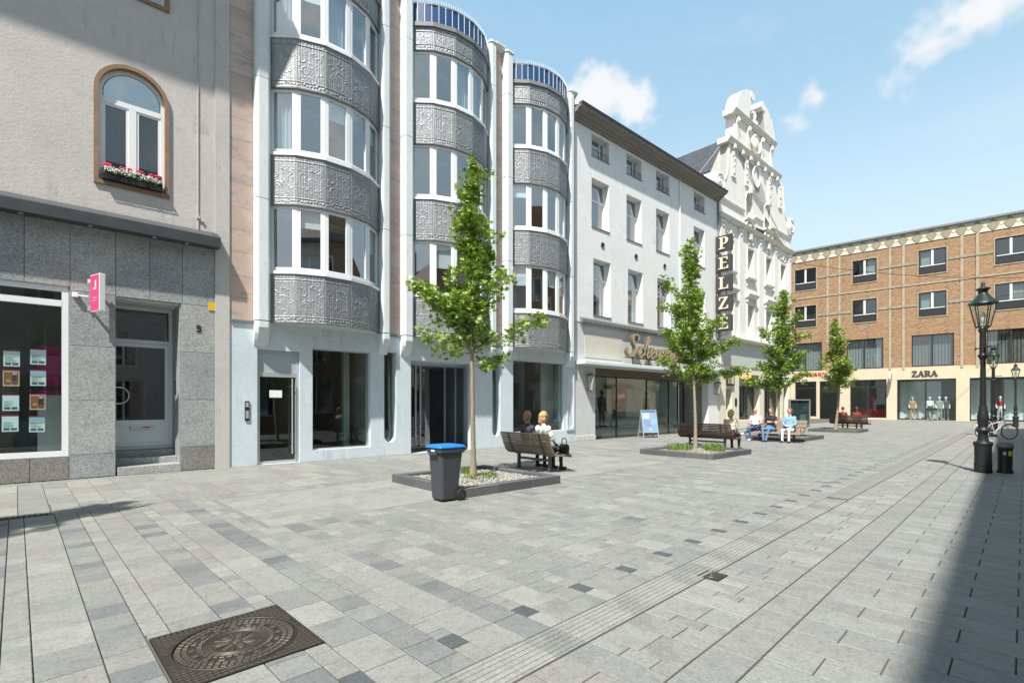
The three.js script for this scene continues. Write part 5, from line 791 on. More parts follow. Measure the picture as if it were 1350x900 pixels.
planterSpots.forEach(([x0, x1, z0, z1], i) => {
  const t = thing('tree_planter', planterLabels[i], 'planter', [(x0 + x1) / 2, 0, (z0 + z1) / 2], { group: 'tree planters in a line' }), a = (x1 - x0) / 2, b = (z1 - z0) / 2, h = 0.165, w = 0.2, R = rng(70 + i);
  const seg = (L, along, fix, s) => { const n = 3, st = L * 2 / n; for (let k = 0; k < n; k++) { const c0 = -L + k * st + 0.003, c1 = -L + (k + 1) * st - 0.003; obj('kerb_stone', along === 'x' ? rbx(c0, c1, -0.02, h + (R() - 0.5) * 0.004, fix, fix + w, 0.012, 2) : rbx(fix, fix + w, -0.02, h + (R() - 0.5) * 0.004, c0, c1, 0.012, 2), M.kerb[(k + s) % 3], t); } };
  seg(a, 'x', -b, 0); seg(a, 'x', b - w, 1); seg(b - w - 0.003, 'z', -a, 2); seg(b - w - 0.003, 'z', a - w, 0);
  obj('gravel_bed', [new THREE.PlaneGeometry(2 * a - 2 * w, 2 * b - 2 * w, 30, 30).rotateX(-Math.PI / 2).translate(0, 0.085, 0)].map((g) => { const p = g.attributes.position; for (let k = 0; k < p.count; k++) { const d = Math.hypot(p.getX(k), p.getZ(k)); p.setY(k, 0.085 + 0.03 * Math.exp(-d * d * 4) + 0.02 * vn(p.getX(k) * 4 + 20, p.getZ(k) * 4 + 20, 99, 4)); } g.computeVertexNormals(); return g; }), M.gravel, t);
  if (i < 2) {
    const n = i ? 1200 : 3200, im = new THREE.InstancedMesh(new THREE.IcosahedronGeometry(0.016, 0), M.pebble, n), mt = new THREE.Matrix4(), c = new THREE.Color();
    for (let k = 0; k < n; k++) { const x = (R() - 0.5) * 2 * (a - w - 0.02), z = (R() - 0.5) * 2 * (b - w - 0.02), s = 0.6 + 0.9 * R(); mt.makeRotationFromEuler(new THREE.Euler(R() * 6, R() * 6, 0)).scale(V3(s, s * 0.7, s * 1.2)).setPosition(x, 0.1 + 0.03 * Math.exp(-(x * x + z * z) * 4) + 0.02 * vn(x * 4 + 20, z * 4 + 20, 99, 4) - 0.008, z); im.setMatrixAt(k, mt); const q = 0.14 + 0.24 * R(); im.setColorAt(k, c.setRGB(q * 1.05, q, q * 0.9)); }
    im.name = 'gravel'; im.userData.kind = 'stuff'; im.castShadow = im.receiveShadow = true; t.add(im);
  }
  // tufts of grass and weeds
  const tufts = i === 0 ? [[0.05, 0.12, 0.36, 300, 0.12], [0.35, 0.0, 0.2, 130, 0.1], [0.18, -0.55, 0.12, 90, 0.18]] : i === 1 ? [[-0.1, -0.5, 0.4, 420, 0.24], [0.42, 0.42, 0.34, 420, 0.3]] : [[0.2, 0.3, 0.3, 160, 0.15]], bl = [];
  for (const [cx, cz, r, n, hh] of tufts) for (let k = 0; k < n; k++) { const a_ = R() * 6.283, d = r * Math.sqrt(R()), x = cx + d * Math.cos(a_), z = cz + d * Math.sin(a_), hgt = hh * (0.45 + 0.7 * R()), ln = 0.5 * hgt * R(), la = R() * 6.28, w_ = 0.006 + 0.006 * R(), px = Math.cos(la + 1.57) * w_, pz = Math.sin(la + 1.57) * w_, y0 = 0.09; const g = new THREE.BufferGeometry(); const mx = x + Math.cos(la) * ln * 0.35, mz = z + Math.sin(la) * ln * 0.35, tx = x + Math.cos(la) * ln, tz = z + Math.sin(la) * ln; g.setAttribute('position', new THREE.Float32BufferAttribute([x - px, y0, z - pz, x + px, y0, z + pz, mx + px, y0 + hgt * 0.6, mz + pz, x - px, y0, z - pz, mx + px, y0 + hgt * 0.6, mz + pz, mx - px, y0 + hgt * 0.6, mz - pz, mx - px, y0 + hgt * 0.6, mz - pz, mx + px, y0 + hgt * 0.6, mz + pz, tx, y0 + hgt, tz], 3)); g.computeVertexNormals(); bl.push(g); }
  obj('grass', bl, M.grass, t).userData.kind = 'stuff';
});
const treeLab = ['young tree with a leafy crown standing behind the wheelie bin', 'young leafy tree in front of the script lettering of the fur shop', 'young leafy tree behind the bench of three sitting people', 'small leafy tree in front of the brick building', 'leafy tree before the granite house'];
const T1 = thing('street_tree', treeLab[0], 'tree', [6.5, 0.08, 6.2], { group: 'young street trees in planters' });
buildTree(T1, 6.75, 3, crownBranches(6.75, 2.6, 0.98, 21, [[3.0, LEFT, 1.6, 0.75, 1.2], [2.9, LEFT + 0.5, 1.1, 0.5], [2.6, LEFT - 0.4, 1.0, 0.2], [2.7, RIGHT, 1.6, 0.28, 1.1], [3.3, RIGHT + 0.3, 1.2, 0.75], [4.1, RIGHT - 0.2, 0.95, 0.9], [2.45, RIGHT - 0.5, 0.7, -0.1], [3.2, LEFT + 0.2, 1.3, 0.6]]));
const T2 = thing('street_tree', treeLab[1], 'tree', [15.95, 0.08, 6.15], { group: 'young street trees in planters' });
buildTree(T2, 7.1, 7, crownBranches(7.1, 2.15, 1.5, 34, [[2.3, RIGHT, 1.75, 0.2, 1.3], [2.4, LEFT, 1.35, 0.3, 1.3], [2.9, RIGHT + 0.4, 1.5, 0.4], [3.2, LEFT, 1.35, 0.5], [2.35, RIGHT - 0.6, 1.3, 0.2], [3.6, RIGHT, 1.2, 0.5]]));
copyOf(T2, [25.1, 0.08, 5.5], 2.1, treeLab[2]).scale.set(1.1, 0.97, 1.1);
copyOf(T1, [34.6, 0.08, 5.2], 1.3, treeLab[3]).scale.set(1.3, 0.98, 1.3);
copyOf(T2, [-3.4, 0.08, 6.2], 4.0, treeLab[4]);
// ---------------------------------------------------------------- benches
const benchCurve = new THREE.CatmullRomCurve3([[-0.36, 0.93], [-0.31, 0.8], [-0.24, 0.62], [-0.155, 0.47], [-0.04, 0.405], [0.12, 0.405], [0.3, 0.425], [0.42, 0.41], [0.47, 0.36]].map(([z, y]) => V3(0, y, z)));
function makeBench(L, label, set) {
  const t = thing('bench', label, 'bench', [0, 0, 0], { group: 'slatted street benches by the planters' }), n = 19;
  for (let i = 0; i < n; i++) { const u = (i + 0.3) / (n - 0.4), p = benchCurve.getPointAt(u), d = benchCurve.getTangentAt(u), a = Math.atan2(d.z, d.y); obj('slat', rbx(-L / 2, L / 2, -0.024, 0.024, -0.016, 0.016, 0.006).rotateX(a).translate(0, p.y, p.z), set[i % 3], t); }
  for (const x of [-L * 0.32, L * 0.32]) {
    const P = benchCurve.getSpacedPoints(22).map((p, i) => { const d = benchCurve.getTangentAt(i / 22); return [p.y - 0.0, p.z, d]; }), off = (k) => P.map(([y, z, d]) => [z - d.y * -0 + (-d.y) * k * -1 * 0 + d.y * k * 1, y - d.z * k]);
    const a = P.map(([y, z, d]) => [z + d.y * 0.02, y - d.z * 0.02]), b = P.map(([y, z, d]) => [z + d.y * 0.032, y - d.z * 0.032]).reverse();
    obj('support_strap', extX([...a, ...b], x - 0.03, x + 0.03), M.benchSteel, t);
    obj('leg', [rbx(x - 0.035, x + 0.035, 0, 0.375, -0.02, 0.05, 0.006), rbx(x - 0.05, x + 0.05, 0, 0.012, -0.06, 0.09, 0.003)], M.benchSteel, t);
  }
  obj('crossbar', rbx(-L * 0.32 + 0.036, L * 0.32 - 0.036, 0.24, 0.3, -0.0, 0.04, 0.004), M.benchSteel, t);
  for (const s of [-1, 1]) obj('armrest', [tube([[s * (L / 2 - 0.02), 0.44, 0.36], [s * (L / 2 - 0.02), 0.6, 0.37], [s * (L / 2 - 0.02), 0.64, 0.25], [s * (L / 2 - 0.02), 0.62, -0.2]], 0.014, 6)], M.benchSteel, t);
  return t;
}
const B1 = makeBench(1.72, 'weathered wooden slat bench behind the planter with the wheelie bin, two people on it', M.slatPale); B1.position.set(8.86, 0, 5.6); B1.rotation.y = Math.PI / 2;
const B2 = makeBench(2.1, 'dark brown slat bench behind the planter near the sandwich board', M.slat); B2.position.set(17.75, 0, 5.65); B2.rotation.y = Math.PI / 2;
copyOf(B1, [23.35, 0, 6.0], -Math.PI / 2, 'slat bench where three people sit facing the sun').scale.set(1.3, 1, 1);
copyOf(B2, [37.0, 0, 5.3], Math.PI / 2, 'slat bench beside the small tree before the brick building');

// ---------------------------------------------------------------- wheelie bin
{
  const t = thing('wheelie_bin', 'dark grey wheelie bin with a bright blue lid beside the planter', 'bin', [4.95, 0, 7.42], { turn: -Math.PI / 2 }); t.scale.set(0.95, 1, 0.93);
  // local: front is +z; w across x
  const loft = (sections, m, name, r = 0.05) => { const ring = ([hw, z0, z1, y]) => { const P = [], s = new THREE.Shape(); const rr = Math.min(r, hw * 0.5); s.moveTo(-hw + rr, z0); s.lineTo(hw - rr, z0); s.absarc(hw - rr, z0 + rr, rr, -Math.PI / 2, 0, false); s.lineTo(hw, z1 - rr); s.absarc(hw - rr, z1 - rr, rr, 0, Math.PI / 2, false); s.lineTo(-hw + rr, z1); s.absarc(-hw + rr, z1 - rr, rr, Math.PI / 2, Math.PI, false); s.lineTo(-hw, z0 + rr); s.absarc(-hw + rr, z0 + rr, rr, Math.PI, 1.5 * Math.PI, false); return s.getPoints(5).map((v) => [v.x, y, v.y]); };
    const R = sections.map(ring), n = R[0].length, pos = [], idx = []; R.forEach((q) => q.forEach((v) => pos.push(...v))); for (let j = 0; j < R.length - 1; j++) for (let i = 0; i < n; i++) { const a = j * n + i, b = j * n + (i + 1) % n, c = a + n, d = b + n; idx.push(a, c, b, b, c, d); }
    const cap = (j, up) => { const c = pos.length / 3, q = R[j]; pos.push(0, q[0][1], (sections[j][1] + sections[j][2]) / 2); for (let i = 0; i < n; i++) { const a = j * n + i, b = j * n + (i + 1) % n; up ? idx.push(c, b, a) : idx.push(c, a, b); } }; cap(0, false); cap(R.length - 1, true);
    const g = new THREE.BufferGeometry(); g.setAttribute('position', new THREE.Float32BufferAttribute(pos, 3)); g.setIndex(idx); g.computeVertexNormals(); return obj(name, g, m, t); };
  const body = loft([[0.17, -0.14, 0.185, 0.03], [0.178, -0.16, 0.195, 0.06], [0.215, -0.24, 0.235, 0.80], [0.222, -0.25, 0.245, 0.84]], M.binGrey, 'body');
  loft([[0.236, -0.27, 0.262, 0.82], [0.245, -0.28, 0.275, 0.835], [0.245, -0.28, 0.275, 0.885], [0.24, -0.275, 0.27, 0.9]], M.binGrey, 'rim');
  const lid = loft([[0.25, -0.285, 0.29, 0.902], [0.255, -0.29, 0.298, 0.91], [0.252, -0.288, 0.292, 0.935], [0.19, -0.22, 0.22, 0.957]], M.binBlue, 'lid', 0.05);
  obj('lid_sticker', [bx(-0.05, 0.05, 0.845, 0.875, 0.276, 0.279)], M.white, t);
  obj('lid_grip', rbx(-0.12, 0.12, 0.79, 0.825, 0.22, 0.3, 0.012, 2), M.binGrey, t);
  obj('handle', [tube([[-0.2, 0.86, -0.27], [-0.2, 0.88, -0.34], [-0.14, 0.885, -0.36], [0.14, 0.885, -0.36], [0.2, 0.88, -0.34], [0.2, 0.86, -0.27]], 0.016, 8)], M.binGrey, t);
  obj('axle', bar([-0.22, 0.1, -0.2], [0.22, 0.1, -0.2], 0.012), M.benchSteel, t);
  for (const s of [-1, 1]) { const w = obj('wheel', [lathe([[0.055, -0.025], [0.09, -0.027], [0.1, -0.018], [0.1, 0.018], [0.09, 0.027], [0.055, 0.025]], 24).rotateZ(Math.PI / 2).translate(s * 0.215, 0.1, -0.2)], M.rubber, t); obj('rim_disc', [cyl(0.058, 0.058, 0.03, 0, -0.015, 0, 20).rotateZ(Math.PI / 2).translate(s * 0.215, 0.1, -0.2), cyl(0.02, 0.02, 0.056, 0, -0.028, 0, 12).rotateZ(Math.PI / 2).translate(s * 0.215, 0.1, -0.2), new THREE.TorusGeometry(0.04, 0.006, 6, 20).rotateY(Math.PI / 2).translate(s * 0.24, 0.1, -0.2)], M.binGrey, w); }
}
{ // sandwich board
  const t = thing('sandwich_board', 'sandwich board with a pale blue poster in front of the fur shop window', 'sign', [21.6, 0, 0.7], { turn: -0.5 }); t.scale.setScalar(1.22);
  const post = canvasMat(128, 180, (c, w, h) => { c.fillStyle = '#7397b6'; c.fillRect(0, 0, w, h); c.fillStyle = '#2e6890'; c.fillRect(0, 0, w, 14); c.fillStyle = '#a3b7c4'; c.fillRect(6, 20, 60, 50); c.fillStyle = '#5e7a96'; for (let i = 0; i < 5; i++) c.fillRect(10, 78 + i * 8, 60, 3); c.fillStyle = '#b7898f'; for (let i = 0; i < 4; i++) c.fillRect(72 + i * 12, 24, 6, 34); c.fillStyle = '#7fa6cf'; c.fillRect(78, 70, 44, 44); c.fillStyle = '#b05a66'; c.fillRect(34, 118, 44, 14); c.fillStyle = '#b4bcc0'; c.fillRect(54, 150, 22, 14); });
  for (const s of [-1, 1]) { const g = new THREE.BoxGeometry(0.62, 0.86, 0.02).translate(0, 0.66, 0); const p = mesh('panel', g.rotateX(s * -0.22).translate(0, 0, s * 0.24), s > 0 ? post : M.leadGrey, t); obj('frame', [...rectFrame(-0.34, 0.34, 0.2, 1.12, 0.03, -0.016, 0.016), bx(-0.34, -0.31, 0, 0.2, -0.014, 0.014), bx(0.31, 0.34, 0, 0.2, -0.014, 0.014)].map((q) => q.rotateX(s * -0.22).translate(0, 0, s * 0.24)), M.steel, t); }
}
{ // glass display case by the far planter
  const t = thing('display_case', 'tall grey glazed notice case standing behind the bench of three people', 'notice case', [38.6, 0, 1.9], { turn: -0.75 });
  obj('case', [...rectFrame(-0.72, 0.72, 0.12, 1.95, 0.07, -0.09, 0.09)], M.leadGrey, t); obj('back_panel', bx(-0.65, 0.65, 0.19, 1.88, -0.05, -0.03), canvasMat(64, 96, (c, w, h) => { c.fillStyle = '#3a4244'; c.fillRect(0, 0, w, h); c.fillStyle = '#6d7a70'; c.fillRect(4, 10, 26, 38); c.fillStyle = '#525c60'; c.fillRect(34, 10, 26, 76); c.fillStyle = '#7c7f78'; c.fillRect(4, 54, 26, 30); }), t); obj('pane', bx(-0.65, 0.65, 0.19, 1.88, 0.05, 0.056), M.glassShop, t); for (const x of [-0.6, 0.6]) obj('foot', bx(x - 0.06, x + 0.06, 0, 0.12, -0.06, 0.06), M.leadGrey, t);
}

// ---------------------------------------------------------------- lamps
function makeLamp(label) {
  const t = thing('street_lamp', label, 'street lamp', [0, 0, 0], { group: 'old style lantern posts' });
  obj('pedestal', lathe([[0.0, 0], [0.17, 0], [0.175, 0.03], [0.168, 0.05], [0.165, 0.2], [0.172, 0.215], [0.158, 0.235], [0.162, 0.62], [0.178, 0.66], [0.182, 0.7], [0.17, 0.74], [0.1, 0.745]], 24), M.lampBlack, t);
  obj('post', lathe([[0.12, 0.74], [0.098, 0.8], [0.09, 0.95], [0.125, 0.98], [0.13, 1.02], [0.1, 1.06], [0.085, 1.1], [0.1, 1.2], [0.112, 1.32], [0.095, 1.46], [0.078, 1.5], [0.086, 1.55], [0.062, 1.6], [0.05, 2.7], [0.08, 2.76], [0.1, 2.8], [0.08, 2.84], [0.066, 2.86], [0.06, 3.35], [0.1, 3.42], [0.05, 3.46], [0.0, 3.46]], 20), M.lampBlack, t);
  obj('ladder_bar', [bar([-0.32, 3.0, 0], [0.32, 3.0, 0], 0.014), new THREE.SphereGeometry(0.026, 10, 8).translate(-0.32, 3, 0), new THREE.SphereGeometry(0.026, 10, 8).translate(0.32, 3, 0)], M.lampBlack, t);
  const n = 6, r0 = 0.135, r1 = 0.245, y0 = 3.5, y1 = 4.05, P = (i, r, y) => { const a = (i + 0.5) / n * Math.PI * 2; return [r * Math.sin(a), y, r * Math.cos(a)]; }, fr = [];
  for (let i = 0; i < n; i++) { fr.push(bar(P(i, r0, y0), P(i, r1, y1), 0.013, 6), bar(P(i, r0, y0), P(i + 1, r0, y0), 0.013, 6), bar(P(i, r1, y1), P(i + 1, r1, y1), 0.018, 6), bar([0, 3.4, 0], P(i, r0, y0), 0.012, 6)); fr.push(new THREE.ConeGeometry(0.02, 0.09, 6).translate(...P(i, r1 + 0.02, y1 + 0.04))); }
  const l = obj('lantern', fr, M.lampGreen, t);
  for (let i = 0; i < n; i++) { const a = P(i, r0 * 0.99, y0), b = P(i + 1, r0 * 0.99, y0), c = P(i + 1, r1 * 0.99, y1), d = P(i, r1 * 0.99, y1); const g = new THREE.BufferGeometry(); g.setAttribute('position', new THREE.Float32BufferAttribute([...a, ...b, ...c, ...a, ...c, ...d], 3)); g.computeVertexNormals(); obj('pane', g, M.lampGlass, l); }
  obj('roof', [lathe([[0.272, 4.05], [0.262, 4.08], [0.175, 4.18], [0.11, 4.27], [0.09, 4.3], [0.09, 4.36], [0.14, 4.4], [0.14, 4.42], [0.05, 4.45], [0.03, 4.5], [0.045, 4.53], [0.02, 4.57], [0, 4.6]], 6).rotateY(Math.PI / 6)], M.lampGreen, t);
  obj('burner', [cyl(0.02, 0.02, 0.18, 0, 3.42, 0, 8), lathe([[0.03, 3.6], [0.055, 3.68], [0.055, 3.78], [0.02, 3.86], [0, 3.87]], 12)], M.whitePvc, t);
  return t;
}
const L1 = makeLamp('dark green lantern post standing beside the litter bin with a yellow sticker'); L1.position.set(16.55, 0, 13.2); L1.rotation.y = 0.5;
copyOf(L1, [34.6, 0, 12.05], 1.1, 'lantern post where the bicycle leans'); copyOf(L1, [51, 0, 12.0], 0.2, 'small far lantern post in front of the second clothes window');
{
  const t = thing('litter_bin', 'round black litter bin with a yellow sticker beside the lantern post', 'litter bin', [16.85, 0, 13.56]); t.scale.set(0.78, 1.02, 0.78);
  obj('body', lathe([[0.0, 0.0], [0.19, 0.0], [0.2, 0.03], [0.17, 0.08], [0.178, 0.55], [0.19, 0.58]], 24), M.lampBlack, t); obj('rim', lathe([[0.15, 0.585], [0.2, 0.585], [0.205, 0.62], [0.19, 0.68], [0.15, 0.7]], 24), M.leadGrey, t); obj('liner', cyl(0.15, 0.15, 0.02, 0, 0.6, 0, 20), M.black, t);
  const st = new THREE.CylinderGeometry(0.181, 0.181, 0.11, 8, 1, true, -0.32, 0.64); obj('round_sticker', st.translate(0, 0.46, 0).rotateY(-0.75), mat([0.55, 0.55, 0.02]), t); obj('label_sticker', new THREE.CylinderGeometry(0.18, 0.18, 0.07, 6, 1, true, -0.2, 0.4).translate(0, 0.46, 0).rotateY(-1.55), M.roomPale, t);
}
{ // overhead wire
  const a = [42.5, 12.6, 0.1], b = [59.5, 11.8, 14], P = []; for (let i = 0; i <= 20; i++) { const u = i / 20; P.push([mix(a[0], b[0], u), mix(a[1], b[1], u) - 0.5 * Math.sin(u * Math.PI), mix(a[2], b[2], u)]); }
  const o = mesh(numbered('overhead_wire'), geo([tube(P, 0.018, 5)]), M.black, scene); o.userData = { label: 'thin black wire slung across the street before the brick building', category: 'wire' };
}
{ // bicycle leaning at the second lantern post
  const t = thing('bicycle', 'parked city bicycle with pale frame beyond the litter bin', 'bicycle', [32.4, 0, 12.3], { turn: -0.9 });
  const wheel = (x) => { const w = obj('wheel', [new THREE.TorusGeometry(0.33, 0.02, 8, 40).translate(x, 0.35, 0)], M.rubber, t); const sp = []; for (let i = 0; i < 18; i++) { const a = i / 18 * Math.PI * 2; sp.push(bar([x, 0.35, 0], [x + 0.32 * Math.cos(a), 0.35 + 0.32 * Math.sin(a), 0], 0.003, 4)); } obj('spokes', [...sp, cyl(0.025, 0.025, 0.08, 0, -0.04, 0, 10).rotateX(Math.PI / 2).translate(x, 0.35, 0)], M.steel, w); obj('mudguard', [new THREE.TorusGeometry(0.375, 0.022, 6, 24, Math.PI * 0.9).rotateZ(0.3).translate(x, 0.35, 0)], M.steel, w); };
  wheel(-0.52); wheel(0.55); const fm = mat([0.62, 0.6, 0.64], { roughness: 0.35, metalness: 0.3 });
  obj('frame', [bar([-0.52, 0.35, 0.02], [-0.06, 0.32, 0.0], 0.014), bar([-0.06, 0.32, 0], [-0.2, 0.82, 0], 0.018), bar([-0.06, 0.32, 0], [0.36, 0.78, 0], 0.02), bar([-0.17, 0.7, 0], [0.34, 0.86, 0], 0.018), bar([-0.52, 0.35, 0], [-0.18, 0.74, 0], 0.012), bar([0.33, 0.94, 0], [0.4, 0.68, 0], 0.02)], fm, t);
  obj('fork', [bar([0.4, 0.68, 0.04], [0.55, 0.35, 0.05], 0.013), bar([0.4, 0.68, -0.04], [0.55, 0.35, -0.05], 0.013)], fm, t); obj('saddle', [new THREE.SphereGeometry(0.13, 14, 8).scale(1.1, 0.35, 0.75).translate(-0.22, 0.94, 0), bar([-0.2, 0.8, 0], [-0.22, 0.92, 0], 0.013)], M.black, t); obj('handlebar', [tube([[0.22, 1.04, 0.3], [0.3, 1.06, 0.24], [0.33, 1.02, 0.0], [0.3, 1.06, -0.24], [0.22, 1.04, -0.3]], 0.012), bar([0.33, 0.92, 0], [0.33, 1.03, 0], 0.014)], M.steel, t);
  obj('crank', [cyl(0.09, 0.09, 0.012, 0, 0, 0, 20).rotateX(Math.PI / 2).translate(-0.06, 0.32, 0.05), bar([-0.06, 0.32, 0.06], [0.04, 0.2, 0.07], 0.01), rbx(-0.0, 0.1, 0.18, 0.21, 0.07, 0.15, 0.006)], M.steel, t); obj('carrier', [bx(-0.78, -0.32, 0.74, 0.76, -0.07, 0.07), bar([-0.7, 0.74, 0.06], [-0.52, 0.36, 0.06], 0.006), bar([-0.7, 0.74, -0.06], [-0.52, 0.36, -0.06], 0.006)], M.black, t); obj('kickstand', bar([-0.2, 0.32, 0.03], [-0.26, 0.0, 0.16], 0.009), M.black, t);
}

// ---------------------------------------------------------------- people (bodies meshed from a smooth union of tapered bones)
function surfaceNet(f, lo, hi, cell) {
  const n = [0, 1, 2].map((k) => Math.ceil((hi[k] - lo[k]) / cell) + 1), id = (i, j, k) => (k * n[1] + j) * n[0] + i, F = new Float32Array(n[0] * n[1] * n[2]);
  for (let k = 0; k < n[2]; k++) for (let j = 0; j < n[1]; j++) for (let i = 0; i < n[0]; i++) F[id(i, j, k)] = f(lo[0] + i * cell, lo[1] + j * cell, lo[2] + k * cell);
  const vi = new Map(), pos = [], idx = [], C = [[0, 0, 0], [1, 0, 0], [0, 1, 0], [1, 1, 0], [0, 0, 1], [1, 0, 1], [0, 1, 1], [1, 1, 1]], E = [[0, 1], [2, 3], [4, 5], [6, 7], [0, 2], [1, 3], [4, 6], [5, 7], [0, 4], [1, 5], [2, 6], [3, 7]];
  for (let k = 0; k < n[2] - 1; k++) for (let j = 0; j < n[1] - 1; j++) for (let i = 0; i < n[0] - 1; i++) {
    const v = C.map(([a, b, c]) => F[id(i + a, j + b, k + c)]); let m = 0; v.forEach((q) => { if (q < 0) m++; }); if (m === 0 || m === 8) continue;
    let x = 0, y = 0, z = 0, c = 0; for (const [a, b] of E) if ((v[a] < 0) !== (v[b] < 0)) { const u = v[a] / (v[a] - v[b]); x += mix(C[a][0], C[b][0], u); y += mix(C[a][1], C[b][1], u); z += mix(C[a][2], C[b][2], u); c++; }
    vi.set(id(i, j, k), pos.length / 3); pos.push(lo[0] + (i + x / c) * cell, lo[1] + (j + y / c) * cell, lo[2] + (k + z / c) * cell);
  }
  const q = (a, b, c, d, flip) => { if ([a, b, c, d].some((u) => u === undefined)) return; flip ? idx.push(a, b, c, a, c, d) : idx.push(a, c, b, a, d, c); };
  for (let k = 1; k < n[2] - 1; k++) for (let j = 1; j < n[1] - 1; j++) for (let i = 1; i < n[0] - 1; i++) {
    const s = F[id(i, j, k)] < 0;
    if (s !== (F[id(i + 1, j, k)] < 0)) q(vi.get(id(i, j - 1, k - 1)), vi.get(id(i, j, k - 1)), vi.get(id(i, j, k)), vi.get(id(i, j - 1, k)), s);
    if (s !== (F[id(i, j + 1, k)] < 0)) q(vi.get(id(i - 1, j, k - 1)), vi.get(id(i - 1, j, k)), vi.get(id(i, j, k)), vi.get(id(i, j, k - 1)), s);
    if (s !== (F[id(i, j, k + 1)] < 0)) q(vi.get(id(i - 1, j - 1, k)), vi.get(id(i, j - 1, k)), vi.get(id(i, j, k)), vi.get(id(i - 1, j, k)), s);
  }
  const g = new THREE.BufferGeometry(); g.setAttribute('position', new THREE.Float32BufferAttribute(pos, 3)); g.setIndex(idx); g.computeVertexNormals(); return g;
}
const bone = (a, b, ra, rb) => { const d = [b[0] - a[0], b[1] - a[1], b[2] - a[2]], l = d[0] * d[0] + d[1] * d[1] + d[2] * d[2] || 1e-9; return (x, y, z) => { const px = x - a[0], py = y - a[1], pz = z - a[2], u = clamp((px * d[0] + py * d[1] + pz * d[2]) / l); return Math.hypot(px - u * d[0], py - u * d[1], pz - u * d[2]) - mix(ra, rb, u); }; };
const smin = (a, b, k) => { const h = Math.max(k - Math.abs(a - b), 0) / k; return Math.min(a, b) - h * h * k * 0.25; };
const ellip = (c, r) => (x, y, z) => { const k = Math.hypot((x - c[0]) / r[0], (y - c[1]) / r[1], (z - c[2]) / r[2]); return (k - 1) * Math.min(...r); };
function painted(g, fn) { const p = g.attributes.position, c = new Float32Array(p.count * 3); for (let i = 0; i < p.count; i++) c.set(fn(p.getX(i), p.getY(i), p.getZ(i)), i * 3); g.setAttribute('color', new THREE.BufferAttribute(c, 3)); return g; }
